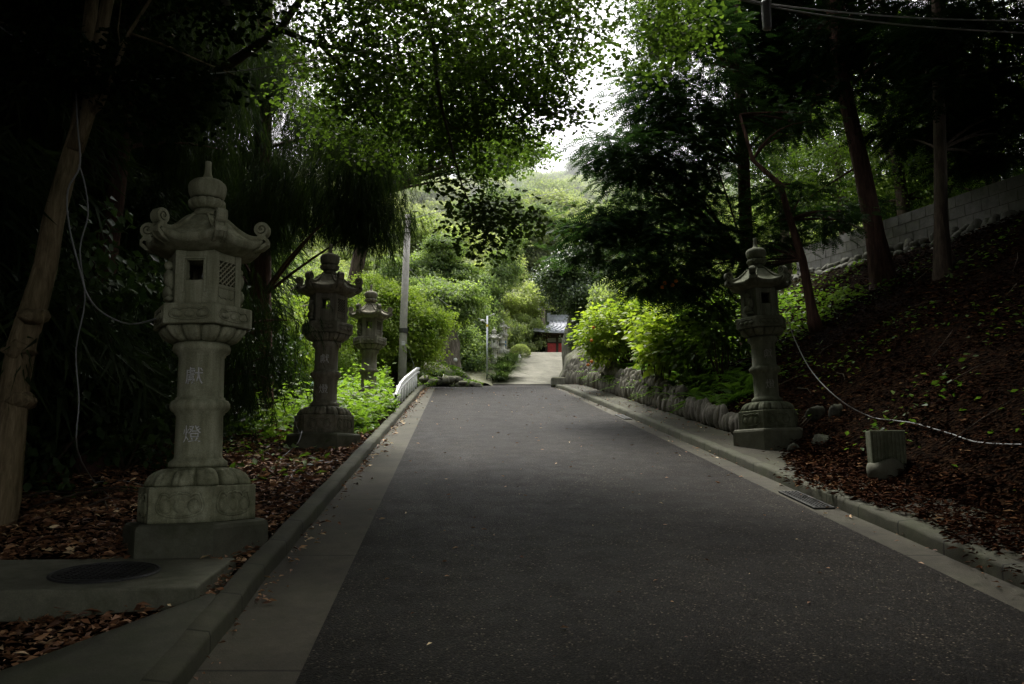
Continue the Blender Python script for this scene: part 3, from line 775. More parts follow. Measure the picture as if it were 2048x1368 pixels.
# stone marker on the right bank, with rocks
p_ = hit(1785, 950)[:2]; zz = float(H(*p_))
t = thing('stone_marker', 'squat flat-topped stone marker block sunk in dead leaves on the right bank', 'stone marker', (p_[0], p_[1] + .1, zz - .08), -.2); t.scale = (.86, .86, .86)
b = MB(); b.box((0, 0, .42), (.19, .13, .20), taper=(1.04, 1.0))
for k in range(-4, 5): b.box((k * .042 + .004 * (k % 2), -.132, .41), (.010, .007, .185))
o = b.build('block', M['stone_green'], t); o.modifiers.new('bevel', 'BEVEL').width = .015
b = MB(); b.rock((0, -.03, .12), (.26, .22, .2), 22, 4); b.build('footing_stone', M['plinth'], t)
RG = 'mossy rocks half buried in the bank'
for i, (u, v, s, hk, lab) in enumerate([(1640, 840, .15, 1.3, 'dark upright rock right behind the greenish lantern'), (1682, 830, .15, 1.1, 'pale mossy rock above the dark upright rock'), (1600, 905, .14, .8, 'small rock touching the plinth of the greenish lantern'),
                                   (1700, 965, .16, .4, 'low flat rock to the left of the stone marker'), (1790, 990, .20, .35, 'flat rock under the front of the stone marker'), (1652, 885, .2, .7, 'round rock below the pale mossy rock')]):
    p = hit(u, v); b = MB()
    b.rock((0, 0, 0), (s, s * .7, s * hk), 30, i + 3, 9, lo=.5)
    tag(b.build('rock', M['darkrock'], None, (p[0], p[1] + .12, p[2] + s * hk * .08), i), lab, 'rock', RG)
# edging of upright cobbles at the foot of the right bank
ed = thing('cobble_edging', 'low retaining edge of upright river cobbles at the foot of the right bank', 'stone edging', (0, 0, 0))
rg = np.random.default_rng(5); b = MB(); b2 = MB(); y = 12.0; i = 0
while y < 30:
    dy = rg.uniform(.08, .145); x = float(rk(y)) + .13 + PW + .02 + (0 if y < 26 else 0); z = float(road_z(y)) + .1
    h = rg.uniform(.15, .24) * (1 + .25 * sm((y - 16) / 4))
    b.rock((x + rg.uniform(-.03, .03), y, z + h * .75), (rg.uniform(.09, .13), dy * .62, h * 1.1), 12, i, 12, tint=rg.uniform(0, 1)); i += 1
    if y > 15.5:
        b2.rock((x + .16, y + dy * .4, z + h * 1.95), (.12, dy * .6, rg.uniform(.17, .25)), 12, i + 500, 12, tint=rg.uniform(0, 1))
    if y > 22: b2.rock((x + .30, y + dy * .1, z + h * 2.7), (.14, dy * .6, rg.uniform(.18, .26)), 12, i + 900, 12, tint=rg.uniform(0, 1))
    y += dy
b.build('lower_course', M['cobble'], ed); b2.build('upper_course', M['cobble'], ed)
# rock faces at the right of the driveway
RG2 = 'big grey rocks piled at the right of the driveway'
for i, (u, v, d, sx, sz, lab) in enumerate([(1150, 705, 46, .9, 2.3, 'tall dark lichen covered rock at the right edge of the driveway'), (1158, 745, 41, .9, 1.5, 'grey rock at the foot of the tall dark driveway rock'),
                                        (1180, 735, 38, 1.0, 1.3, 'pale streaked rock between the driveway and the bright bush'), (1166, 690, 47, 1., 2., 'upper dark rock under the evergreen beside the driveway')]):
    p = P(u, v, d); b = MB(); b.rock((0, 0, 0), (sx, sx, sz), 40, i + 20, 26); tag(b.build('rock', M['moss_rock'], None, p, i), lab, 'rock', RG2)
q = P(1115, 765, 30); b = MB(); b.box((0, 0, .0), (.42, .3, .16)); o = tag(b.build('kerb_block', M['moss_rock'], None, (1.85, 29.2, float(road_z(29.2)) + .18)), 'dark mossy block at the top end of the right kerb', 'stone block'); o.modifiers.new('bevel', 'BEVEL').width = .04
# low mossy walls left of the junction
t = thing('mossy_wall', 'low mossy rubble wall across the junction at the top of the road', 'stone wall', (0, 0, 0))
b = MB(); rg = np.random.default_rng(9)
for k in range(64):
    x = rg.uniform(-4.3, -1.3); yy = 31.5 + rg.normal() * .25; q_ = rg.uniform(.07, .21)
    b.rock((x, yy, float(road_z(31.5)) - .02 + rg.uniform(0, .34) * min(1, (-1.0 - x) / 1.2)), (q_ * 1.3, q_, q_ * .8), 12, k, 9, lo=.55)
b.build('rubble', M['moss_rock'], t)
b = MB(); b.blob((-4.1, 35, float(road_z(35)) + .32), (2.2, 1.2, .78), 30, 8, .05); tag(b.build('mossy_mound', M['moss_rock']), 'rounded moss covered bank of earth under the old tree trunk', 'mound')
def tuft_cover(label, C_, n, size, seed):
    rg = np.random.default_rng(seed); d = rg.normal(size=(n, 3)); d /= np.linalg.norm(d, axis=1)[:, None]; d[:, 2] = np.abs(d[:, 2])
    pos = np.asarray(C_[0]) + d * np.asarray(C_[1]); k = np.sin(pos[:, 0] * 5) * np.sin(pos[:, 1] * 4 + pos[:, 2] * 6) > -.3; pos = pos[k]; d = d[k]
    o = leaves_mesh('moss_and_weeds', T_leaf(.25), pos, d * [1, 1, .4] + rg.normal(size=d.shape) * .6, np.tile([0, 0, 1.], (len(pos), 1)) + rg.normal(size=d.shape) * .4, rg.uniform(.5, 1.4, len(pos)) * size, np.clip(rg.normal(.4, .2, len(pos)), 0, 1), M['weed'])
    tag(o, label, 'weeds', kind='stuff')
tuft_cover('small weeds and moss growing on the earth mound', ((-4.1, 35, float(road_z(35)) + .32), (2.15, 1.18, .76)), 5000, .11, 1)
tuft_cover('moss and weeds between the rubble stones of the low wall', ((-2.8, 31.6, float(road_z(31.5)) + .0), (1.7, .5, .36)), 1800, .08, 2)

# ------------------------------------------------------------------ retaining wall on the bank
def wx(y): return float(rk(y)) + .13 + PW + (float(plat(y)) - float(road_z(y)) - .1) / .62 - .1
rw = thing('retaining_wall', 'grey block wall on a course of river stones along the top of the right bank', 'retaining wall', (0, 0, 0))
ya = np.arange(5., 21.6, .2)
b = MB(); A = []
for y in ya:
    x = wx(y); z = float(plat(y))
    A.append([[x, y, z + .02], [x - .0, y, z + .72], [x + .16, y, z + .72], [x + .16, y, z - .3]])
b.grid(A, smooth=False, flip=False); e = A[-1]; b.add(e, [(0, 1, 2, 3)])
b.build('block_course', M['block'], rw)
b = MB()      # mortar joints as slim proud lines
for zz in (.25, .49):
    b.tube([(wx(y) - .002, y, float(plat(y)) + zz) for y in ya], .006, 4)
for k, zz in enumerate((.02, .25, .49)):
    for y in np.arange(5.2 + .2 * (k % 2), 21.3, .42):
        b.tube([(wx(y) - .002, y, float(plat(y)) + zz), (wx(y) - .002, y, float(plat(y)) + min(zz + .235, .71))], .005, 4)
b.build('mortar', M['gutter'], rw)
b = MB(); i = 0
for y in np.arange(5., 21.5, .27):
    for c_ in range(3):
        s = rg.uniform(.15, .25); b.rock((wx(y) - .03 - .07 * (2 - c_), y + rg.uniform(-.08, .08) + c_ * .15, float(plat(y)) - .36 + c_ * .17), (.15, s, s * rg.uniform(.5, .8)), 14, i, 9, lo=.6); i += 1
b.build('river_stones', M['darkcobble'], rw)

# pale green fence far left
t = thing('green_fence', 'pale green pipe fence among the plants behind the second lantern', 'fence', (0, 0, 0))
b = MB()
fa, fbp = P(565, 775, 21), P(745, 768, 21)
for zz in (0, -.42): b.tube([fa + [0, 0, zz], fbp + [0, 0, zz]], .03, 8)
b.build('rail', M['green_paint'], t)
for k in np.linspace(0, 1, 4):
    p = fa + (fbp - fa) * k; b = MB(); b.tube([p + [0, 0, .12], p - [0, 0, 1.4]], .045, 8); b.build('post', M['green_paint'], t)

# ------------------------------------------------------------------ temple gate
gx, gyy, gz = 6.2, 62.5, 9.95
t = thing('temple_gate', 'small gate building with curved grey tiled roof and red panels above the driveway', 'gate building', (gx, gyy, gz))
W_, D_ = 4.7, 3.0; ze, zr_ = 1.95, 3.35
b = MB(); A = []      # front and rear concave slopes, with the hip ends
for sgn in (-1, 1):
    A = []
    for j in range(9):
        q = j / 8; zc = ze + (zr_ - ze) * (q ** 1.35)
        row = []
        for i in range(25):
            s_ = i / 24 * 2 - 1; w = W_ * (1 - .30 * min(1, q * 1.6)) ; up_ = .18 * abs(s_) ** 4 * (1 - q)
            row.append([s_ * w, sgn * D_ * (1 - q) + 0, zc + up_])
        A.append(row)
    b.grid(np.array(A), flip=(sgn > 0))
    A2 = [[np.array(p) - [0, 0, .14] for p in A[0]], A[0]]; b.grid(np.array(A2), smooth=False)
for sgn in (-1, 1):
    A = []
    for j in range(7):
        q = j / 6 * .62; zc = ze + (zr_ - ze) * (q ** 1.35); w = W_ * (1 - .30 * min(1, q * 1.6))
        A.append([[sgn * w, D_ * (1 - q) * s_, zc + .18 * (1 - q) * abs(s_) ** 4] for s_ in np.linspace(-1, 1, 9)])
    b.grid(np.array(A), flip=(sgn < 0))
    w = W_ * .70; b.add([[sgn * w, -D_ * .40, ze + .75], [sgn * w, D_ * .40, ze + .75], [sgn * w, 0, zr_]], [(0, 1, 2)])
for s_ in np.arange(-.98, 1, .09):   # tile rolls
    for sgn in (-1,):
        pts = []
        for q in np.linspace(0, 1, 8):
            zc = ze + (zr_ - ze) * (q ** 1.35); w = W_ * (1 - .30 * min(1, q * 1.6)); pts.append((s_ * w, sgn * D_ * (1 - q), zc + .18 * abs(s_) ** 4 * (1 - q) + .03))
        b.tube(pts, .05, 5)
b.build('roof', M['roof'], t)
b = MB(); b.box((0, 0, zr_ + .15), (W_ * .70, .16, .2)); b.box((-W_ * .70, 0, zr_ + .22), (.14, .24, .34)); b.box((W_ * .70, 0, zr_ + .22), (.14, .24, .34)); b.box((0, 0, zr_ + .38), (W_ * .70, .22, .03))
b.build('ridge', M['roof'], t)
gx_ = (-3.55, -2.72, -1.75, 1.75, 2.72, 3.55)
for x in gx_:
    for y in (-1.6, 1.6):
        b = MB(); b.box((x, y, .9), (.09, .09, 1.05)); b.build('pillar', M['wood'], t)
b = MB(); b.box((0, -1.62, 1.80), (3.9, .1, .09)); b.box((0, 1.62, 1.80), (3.9, .1, .09)); b.box((0, -1.5, 1.32), (3.5, .06, .04)); b.box((0, 0, 1.9), (4.2, 2.3, .05)); b.build('beam', M['wood'], t)
for x0_, x1_ in zip(gx_[:-1], gx_[1:]):
    xc, hw_ = (x0_ + x1_) / 2, (x1_ - x0_) / 2 - .09
    b = MB(); b.box((xc, -1.52, 1.53), (hw_, .03, .16)); b.build('plaster_panel', M['plaster'], t)
    b = MB(); b.box((xc, -1.52, .64), (hw_, .03, .63))
    for k in range(-3, 4): b.box((xc + k * hw_ * .28, -1.56, .64), (.015, .012, .62))
    b.build('red_panel', M['red'], t)
b = MB(); b.box((0, 1.5, .9), (2.8, .03, .9)); b.build('rear_wall', M['wood'], t)

# ------------------------------------------------------------------ vegetation
TL, TF = T_leaf(), T_fan()
TM = T_multi(6, T_leaf(.34), 1., 2, .42)
TM2 = T_multi(9, T_leaf(.36), 1.15, 5, .34)
TN_, TN2 = T_needles(14, 3, .012), T_needles(9, 4, .022)
TC = T_fern(6, .045, .40, .25)
TCd = T_multi(3, T_fern(4, .06, .42, .3), .7, 8, .8)
TFern = T_fern(12, .028, .22, .45)

def clumps(blobs, rg, shell=.55):
    C, Rr, O = [], [], []
    for c, r, n in blobs:
        d = rg.normal(size=(n, 3)); d /= np.linalg.norm(d, axis=1)[:, None]
        q = rg.uniform(0, 1, n) ** (1 / 3); q = np.where(rg.uniform(size=n) < shell, .75 + .3 * q, q)
        C.append(np.asarray(c) + d * q[:, None] * np.asarray(r)); Rr.append(np.full(n, np.mean(r))); O.append(d)
    return np.concatenate(C), np.concatenate(Rr), np.concatenate(O)
def crown(name, mat, tmpl, blobs, per, size, parent=None, seed=0, cr=.28, flat=.45, mode='broad', shell=.55, tint=(.5, .22), cabs=None, keep=None):
    rg = np.random.default_rng(seed)
    C, Rr, O = clumps(blobs, rg, shell)
    if keep is not None: k = keep(C); C, Rr, O = C[k], Rr[k], O[k]
    n = len(C) * per; idx = np.repeat(np.arange(len(C)), per)
    rad = (Rr * cr)[idx] if cabs is None else np.full(n, cabs)
    g_ = rg.normal(size=(n, 3)) * .6; g_[:, 2] *= flat
    pos = C[idx] + g_ * rad[:, None]
    out = O[idx] * .5 + g_ * .8 + rg.normal(size=(n, 3)) * .35
    if mode == 'broad': ax = out * [1, 1, .5] + [0, 0, -.25]; nr = rg.normal(size=(n, 3)) * .45 + [0, 0, 1.]
    elif mode == 'droop': ax = out * [.22, .22, 0] + [0, 0, -1.]; nr = rg.normal(size=(n, 3))
    elif mode == 'hang': ax = out * [.5, .5, .2] + [0, 0, -.8]; nr = rg.normal(size=(n, 3)) + O[idx] * .5
    elif mode == 'spray': ax = out * [1, 1, .3] + [0, 0, -.18]; nr = rg.normal(size=(n, 3)) * .3 + [0, 0, 1.]
    else: ax = rg.normal(size=(n, 3)); nr = rg.normal(size=(n, 3))
    ct = rg.normal(tint[0], tint[1], len(C))
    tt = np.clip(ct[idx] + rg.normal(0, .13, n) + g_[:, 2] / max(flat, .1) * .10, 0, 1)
    sc = (rg.uniform(.7, 1.3, n) if mode != 'droop' else rg.uniform(.5, 1.2, n) * rg.uniform(.5, 1.5, len(C))[idx]) * size
    o = leaves_mesh(name, tmpl, pos, ax, nr, sc, tt, mat, parent)
    return o, C
def limbs(m, trunk, C, rg, n, r0=.05, r1=.008, sag=0.):
    trunk = np.asarray(trunk)
    pick = rg.choice(len(C), min(n, len(C)), replace=False)
    for i in pick:
        c = C[i]; zt_ = c[2] - rg.uniform(.1, .5) * np.linalg.norm(c[:2] - trunk[len(trunk) // 2][:2])
        j = np.argmin(abs(trunk[:, 2] - zt_)); a = trunk[j]
        midp = (a + c) / 2 + np.array([0, 0, np.linalg.norm(c - a) * (.12 - sag)]) + rg.normal(size=3) * .06 * np.linalg.norm(c - a)
        q = np.linspace(0, 1, 7)[:, None]
        pts = a * (1 - q) ** 2 + 2 * midp * q * (1 - q) + c * q ** 2
        m.tube(pts, np.linspace(r0, r1, 7), 5, caps=False)
def trunkpts(base, top, n=9, wig=.1, rg=None):
    rg = rg or R; q = np.linspace(0, 1, n)[:, None]; base = np.asarray(base, float); top = np.asarray(top, float)
    p = base * (1 - q) + top * q; w = rg.normal(size=(n, 3)) * wig; w[0] = 0; w[:, 2] = 0
    return p + np.cumsum(w, 0) * .5
def bl(u, v, d, ru, rv, rd, n): return (P(u, v, d), (ru * d / F, rd, rv * d / F), n)
def tree(name, label, cat, tr, rad, bmat, blobs, mat, tmpl, per, size, group=None, seed=0, nl=20, lr=.05, **k):
    base = np.asarray(tr[0], float); t = thing(name, label, cat, base, group=group)
    rg = np.random.default_rng(seed + 100)
    loc = [(np.asarray(c) - base, r, n) for c, r, n in blobs]
    tr = np.asarray(tr, float) - base
    o, C = crown('crown', mat, tmpl, loc, per, size, t, seed, **k)
    rr = np.asarray(rad, float) if not np.isscalar(rad) else np.full(len(tr), float(rad)); d1 = tr[1] - tr[0]; fl = min(1., .9 / max(.1, np.linalg.norm(d1)))
    ff = [(-.25, 1.55), (0., 1.42), (.12, 1.22), (.3, 1.10), (.55, 1.03)]
    m = MB(); m.tube([tr[0] + d1 * fl * a_ for a_, _ in ff] + list(tr[1:]), [rr[0] * k_ for _, k_ in ff] + list(rr[1:]), 14, wob=.06)
    m.build('trunk', bmat, t)
    if nl:
        m = MB(); limbs(m, tr, C, rg, nl, lr, .006); m.build('branches', bmat, t)
    return t

# --- foreground forked tree at the left
base = P(0, 1045, 6.3)
tp = [P(-8, 1075, 6.3), P(8, 1000, 6.3), P(22, 850, 6.3), P(30, 760, 6.35), P(42, 690, 6.35), P(68, 610, 6.4), P(92, 530, 6.45), P(108, 440, 6.5), P(132, 350, 6.5), P(158, 260, 6.55), P(166, 180, 6.6), P(176, 80, 6.6), P(188, -40, 6.65), P(215, -250, 6.8), P(230, -500, 6.9)]
tr_ = [.128, .118, .110, .105, .105, .098, .090, .083, .077, .070, .063, .058, .052, .045, .03]
t = thing('forked_tree', 'pale barked forked tree leaning at the left edge with cables tied to its trunk', 'tree', tp[0])
o0 = tp[0]; loc = lambda L: [np.asarray(p) - o0 for p in L]
m = MB(); m.tube(loc(tp), tr_, 18, wob=.05)
m.tube(loc([P(150, 300, 6.5), P(178, 220, 6.45), P(192, 120, 6.5), P(215, 0, 6.5), P(232, -150, 6.5), P(260, -400, 6.4)]), [.07, .06, .055, .05, .045, .03], 12, wob=.05)
for (u, v, r) in ((66, 634, .112), (44, 800, .112), (36, 700, .115)):
    c = P(u, v, 6.3) - o0; m.blob(c, (r, r, r * .55), 12, int(v), .18)
m.build('trunk', M['bark_grey'], t)
m = MB()
tw = [P(168, 240, 6.5), P(200, 212, 6.4), P(222, 160, 6.35), P(258, 66, 6.3), P(300, 0, 6.2), P(380, -120, 6.2)]
m.tube(loc(tw), [.035, .026, .02, .015, .012, .008], 8, wob=.1)
m.tube(loc([P(258, 66, 6.3), P(330, 90, 6.4), P(400, 122, 6.6), P(470, 150, 6.8)]), [.012, .009, .007, .004], 6)
m.tube(loc([P(258, 66, 6.3), P(240, 90, 6.3), P(236, 60, 6.3), P(243, 0, 6.2)]), [.007, .006, .006, .005], 6)
m.tube(loc([P(176, 190, 6.6), P(120, 120, 6.2), P(40, 60, 5.9), P(-60, 20, 5.7)]), [.02, .012, .008, .005], 6)
m.build('branches', M['bark_grey'], t)
fb_ = [bl(250, 150, 6.4, 120, 40, .5, 18), bl(150, 140, 6.1, 60, 40, .4, 12), bl(320, 230, 6.6, 60, 35, .4, 12), bl(400, 130, 6.8, 90, 30, .5, 12), bl(60, 100, 6, 80, 60, .6, 14), bl(300, -120, 6.5, 300, 120, 1.6, 80)]
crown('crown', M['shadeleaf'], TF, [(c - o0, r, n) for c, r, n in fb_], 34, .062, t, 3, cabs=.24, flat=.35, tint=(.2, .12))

# --- big ginkgo canopy over the middle of the road
gb = [bl(700, 60, 9.5, 110, 130, 1.6, 100), bl(830, 120, 10, 170, 150, 1.8, 190), bl(960, 200, 10.5, 130, 110, 1.6, 130), bl(1000, 60, 10, 170, 110, 1.8, 150),
      bl(1110, 100, 10.5, 70, 90, 1.3, 50), bl(1160, 50, 10.5, 60, 50, 1., 16), bl(740, 230, 11, 110, 80, 1.4, 60), bl(860, 250, 10.5, 60, 40, .8, 22), bl(965, 225, 10, 60, 36, .8, 18), bl(1300, 60, 9.0, 80, 70, .7, 34), bl(1370, 20, 9.0, 60, 60, .6, 20),
      bl(900, -80, 10, 300, 90, 2.2, 220), bl(640, 150, 11, 80, 110, 1.2, 40)]
def hang(pts, rads, n):   # a hanging leafy twig: blobs strung along it
    L = []
    for k in range(len(pts)):
        u, v, d = pts[k]; L.append(bl(u, v, d, rads[k], rads[k], rads[k] * d / F, n))
    return L
gb += hang([(900, 340, 9), (925, 375, 8.9), (945, 410, 8.8), (958, 445, 8.7), (968, 475, 8.6), (985, 492, 8.6)], [26, 22, 18, 14, 11, 6], 4)
gb += hang([(965, 420, 8.8), (990, 430, 8.8), (1015, 435, 8.8), (1038, 440, 8.8), (1052, 446, 8.8)], [14, 11, 9, 8, 5], 3)
gb += hang([(1040, 190, 10), (1080, 200, 10), (1110, 215, 10), (1150, 222, 10)], [30, 24, 18, 10], 5)
t0_ = P(560, 900, 9.2); 
gt = [np.array([-6.4, 9.5, 1.2]), np.array([-6.2, 9.6, 3.4]), np.array([-5.6, 9.8, 5.4]), P(560, 60, 9.9), P(640, -60, 10), P(760, -160, 10)]
t = tree('broadleaf_tree', 'broadleaf tree with fan shaped leaves arching over the middle of the road', 'tree', gt, [.2, .17, .13, .05, .04, .03], M['bark_dark'], gb, M['ginkgo'], TF, 34, .058, seed=11, nl=0, lr=.035, cabs=.38, flat=.4, tint=(.48, .28))
m = MB(); bb_ = lambda L: [P(*q) - gt[0] for q in L]
m.tube(bb_([(640, -60, 10), (850, 20, 9.8), (868, 90, 9.6), (872, 150, 9.4), (885, 220, 9.2), (905, 300, 9), (925, 375, 8.9), (958, 445, 8.7), (980, 490, 8.6)]), [.05, .035, .03, .025, .02, .015, .010, .006, .003], 6)
m.tube(bb_([(945, 405, 8.8), (990, 430, 8.8), (1052, 446, 8.8)]), [.006, .004, .002], 5)
m.tube(bb_([(640, -60, 10), (900, 60, 10.2), (960, 150, 10.2), (1010, 200, 10.2), (1100, 215, 10)]), [.05, .03, .02, .014, .006], 6)
m.tube(bb_([(900, 60, 10.2), (1050, 30, 10.4), (1170, 60, 10.4), (1250, 100, 10)]), [.02, .015, .01, .006], 6)
m.tube(bb_([(560, 60, 9.9), (640, 90, 9.8), (700, 150, 10), (745, 230, 10.4), (790, 290, 10.6)]), [.04, .03, .02, .014, .006], 6, wob=.08)
m.tube(bb_([(640, 90, 9.8), (760, 110, 9.6), (850, 180, 9.8), (900, 250, 10), (960, 280, 10)]), [.03, .02, .015, .01, .005], 6, wob=.08)
m.tube(bb_([(760, -160, 10), (950, -60, 10), (1040, 20, 10.2), (1120, 130, 10.4), (1150, 190, 10.4)]), [.05, .03, .022, .014, .005], 6, wob=.08)
m.build('branches', M['bark_dark'], t)

# paler tree further in, seen through the gap
tree('broadleaf_tree', 'lighter green broadleaf tree behind the arching canopy at the skyline gap', 'tree',
     [np.array([-7, 30, 3.0]), P(740, 400, 31), P(800, 200, 32), P(850, 100, 32)], [.3, .25, .18, .1], M['bark_dark'],
     [bl(950, 280, 32, 80, 45, 3, 44), bl(880, 220, 32, 110, 70, 3, 50), bl(1030, 300, 33, 46, 40, 2, 22), bl(800, 280, 31, 90, 80, 3, 46), bl(690, 240, 30, 120, 100, 3, 44), bl(960, 350, 32, 50, 18, 2, 6)], M['backlit'], TM, 30, .30, seed=12, nl=18, lr=.09, cabs=.8, flat=.35, tint=(.6, .25))

# --- cedars (drooping) on the left: hand placed hanging masses first
CG = 'dark cedars crowding the left side of the road'
def cedar_special(label, trp, rad, blobs, seed, per=40, size=.32, nl=30, mat='cedar', bmat='bark_red', tm=None):
    return tree('cedar_tree', label, 'tree', trp, rad, M[bmat], blobs, M[mat], tm or TN_, per, size, group=CG, seed=seed, nl=nl, lr=.035, cabs=.34, flat=.6, mode='droop', shell=.4, tint=(.45, .22))
cb = P(170, 960, 9.0)
cedar_special('reddish trunked cedar close behind the pale forked tree', [cb, P(190, 760, 9), P(205, 560, 9.1), P(238, 300, 9.2), P(262, 60, 9.3), P(275, -200, 9.4), P(290, -900, 9.6)], [.17, .15, .14, .13, .115, .10, .05],
              [bl(330, -60, 9.5, 240, 130, 1.5, 80), bl(60, 60, 9.5, 160, 160, 1.6, 80), bl(120, 330, 10.5, 160, 130, 1., 60), bl(380, 200, 10.5, 90, 130, 1., 60), bl(300, -400, 10, 300, 200, 2, 100)], 21)
cedar_special('cedar whose long hanging sprays fall between the first two lanterns', [P(520, 850, 13.5), P(520, 600, 13.5), P(525, 300, 13.6), P(530, 0, 13.8), P(540, -600, 14)], [.2, .18, .16, .14, .08],
              [bl(735, 320, 12.5, 70, 90, .9, 64), bl(700, 420, 12.3, 26, 50, .4, 16), bl(740, 440, 12.3, 22, 46, .4, 16), bl(775, 400, 12.3, 22, 46, .4, 14), bl(650, 390, 13, 34, 60, .6, 22), bl(590, 350, 13, 40, 60, .8, 28), bl(540, 400, 13, 30, 60, .8, 20), bl(480, 330, 13.5, 90, 120, 1.3, 60),
               bl(560, 180, 13.5, 120, 90, 1.3, 50), bl(440, 470, 13.5, 50, 50, 1., 18), bl(450, 60, 13.5, 160, 120, 1.5, 80), bl(640, 260, 13, 60, 50, .9, 24), bl(340, 420, 13.5, 90, 100, 1., 40)], 22, per=28, size=.34, nl=12)
cedar_special('low cedar bough with loose dark sprays behind the shaft of the nearest lantern', [P(380, 900, 8.6), P(390, 780, 8.5), P(400, 700, 8.4), P(410, 600, 8.5)], [.06, .05, .04, .02],
              [bl(480, 700, 8.2, 60, 60, .4, 16), bl(500, 760, 8.2, 45, 35, .3, 9), bl(540, 640, 8.4, 30, 30, .3, 6), bl(420, 640, 8.4, 50, 60, .4, 16), bl(460, 590, 8.6, 50, 40, .4, 12)], 23, per=26, size=.22, nl=34)

# generic tall conifers: a few prototypes, copied
def proto_conifer(label, seed, h=17, r=3.0, low=.12, mat='cedar', tm=None, mode='hang', bm='bark_dark', cat='tree', name='cedar_tree', group=None, lay=26, per=44, size=.75, clump=.75):
    rg = np.random.default_rng(seed); bs = []
    for i in range(lay):
        q = low + (1 - low) * (i + .5) / lay; z = h * q; rr = r * (1 - q) ** .7 + .3
        for k in range(int(6 * (1 - q) + 3)):
            a = rg.uniform(0, 2 * pi); d = rr * rg.uniform(.35, 1)
            bs.append(((cos(a) * d, sin(a) * d, z - d * .22), (clump, clump, clump * .6), 3))
    return tree(name, label, cat, trunkpts((0, 0, 0), (0, 0, h), 9, .08, rg), np.linspace(h * .014, .03, 9), M[bm], bs, M[mat], tm or TN2, per, size, group=group, seed=seed, nl=60, lr=.045, cr=.55, flat=.5, mode=mode, tint=(.4, .2))
cA = proto_conifer('dark cedar deep in the left wood', 31, group=CG)
cB = proto_conifer('dark cedar deep in the left wood', 32, h=15, r=3.4, low=.05, group=CG)
spots = [(-9.2, 14.2), (-7.2, 7.0), (-8.3, 11.5), (-8.0, 16.0), (-10.5, 8.5), (-11.5, 13.8), (-10.8, 19.5), (-14.5, 11), (-15, 17.5), (-14.5, 24), (-18.5, 14), (-19, 21), (-23, 18), (-20, 28), (-7.5, 2.5), (-6.5, -3.5), (-10.5, 0), (-12, 5),
         (-16, 4), (-27, 25), (-26, 12), (-5, -9), (-9, -8)]  # unseen cedars around and behind the camera are added to darken the foreground
for i, (x, y) in enumerate(spots):
    src = cA if i % 2 else cB; z = float(H(x, y)) - .1
    if i == 0: src.location = (x, y, z); continue
    if i == 1: src.location = (x, y, z); continue
    s = .85 + (i * 37 % 30) / 100
    dup(src, (x, y, z), i * 2.1, 'dark cedar deep in the left wood', CG, (s, s, s))

# dark undergrowth shrubs on the left
SG = 'dark shrubs under the cedars'
def proto_shrub(name, label, seed, mat, tm, rr=1., hh=1.1, n=26, per=40, size=.16, group=None, cat='shrub', bm='bark_dark', stems=7, mode='broad', cabs=.3, tint=(.5, .22)):
    rg = np.random.default_rng(seed); t = thing(name, label, cat, group=group)
    o, C = crown('foliage', M[mat], tm, [((0, 0, hh * .62), (rr, rr, hh * .5), n)], per, size, t, seed, cabs=cabs, flat=.6, mode=mode, tint=tint)
    m = MB()
    for i in range(stems):
        c = C[rg.integers(len(C))]; b0 = np.array([rg.normal() * .08, rg.normal() * .08, -.1])
        m.tube([b0, (b0 + c) / 2 + [0, 0, .08], c], [.018, .012, .005], 5)
    m.build('stems', M[bm], t); return t
s1 = proto_shrub('dark_shrub', 'dark glossy shrub in the shade behind the lanterns', 41, 'darkleaf', TM, 1.1, 2.0, 40, 26, .22, SG)
s1.location = (-4.4, 9.2, float(H(-4.4, 9.2)))
for i, (x, y) in enumerate([(-5.6, 10.3), (-6.3, 8.3), (-4.6, 11.6), (-7.6, 9.6), (-7.6, 12.5), (-5.3, 15.2), (-9.5, 10.5), (-8.8, 14), (-6.6, 5.6), (-8.6, 6.0), (-10.5, 16), (-4.9, 7.8)]):
    s = .8 + (i * 53 % 50) / 100; dup(s1, (x, y, float(H(x, y)) - .05), i * 1.7, 'dark glossy shrub in the shade behind the lanterns', SG, (s, s, s * 1.15))

# --- right side cypresses
YG = 'dark cypresses on the right bank'
def cypress(label, trp, rad, blobs, seed, per=20, size=.30, nl=30, mat='cypress', bm='bark_red', lr=.03, cabs=.5, tint=(.4, .22)):
    return tree('cypress_tree', label, 'tree', trp, rad, M[bm], blobs, M[mat], TC, per, size, group=YG, seed=seed, nl=nl, lr=lr, cabs=cabs * .9, flat=.30, mode='spray', shell=.45, tint=tint)
cypress('spreading cypress whose dark boughs overhang the bright bushes', [P(1500, 690, 17), P(1494, 520, 17), P(1486, 330, 17), P(1478, 150, 17.2), P(1474, -100, 17.5)], [.17, .15, .13, .11, .07],
        [bl(1350, 470, 16, 100, 80, 1.3, 70), bl(1235, 440, 15.8, 66, 34, 1., 30), bl(1175, 458, 15.6, 40, 12, .5, 12), bl(1185, 500, 15.6, 44, 16, .5, 9), bl(1265, 330, 15.6, 56, 44, 1., 32), bl(1205, 296, 15.5, 40, 20, .6, 14), bl(1350, 310, 16, 90, 90, 1.3, 76),
         bl(1300, 200, 15.8, 46, 60, 1., 34), bl(1390, 150, 16, 100, 120, 1.4, 80), bl(1430, 420, 17, 60, 100, 1., 36), bl(1335, 560, 16, 90, 36, 1., 34), bl(1410, 590, 16, 60, 40, .8, 20), bl(1500, 250, 17.5, 70, 100, 1., 26), bl(1350, 20, 16, 80, 70, 1.3, 36), bl(1250, 530, 15.6, 36, 22, .6, 9)], 51, size=.30, nl=60)
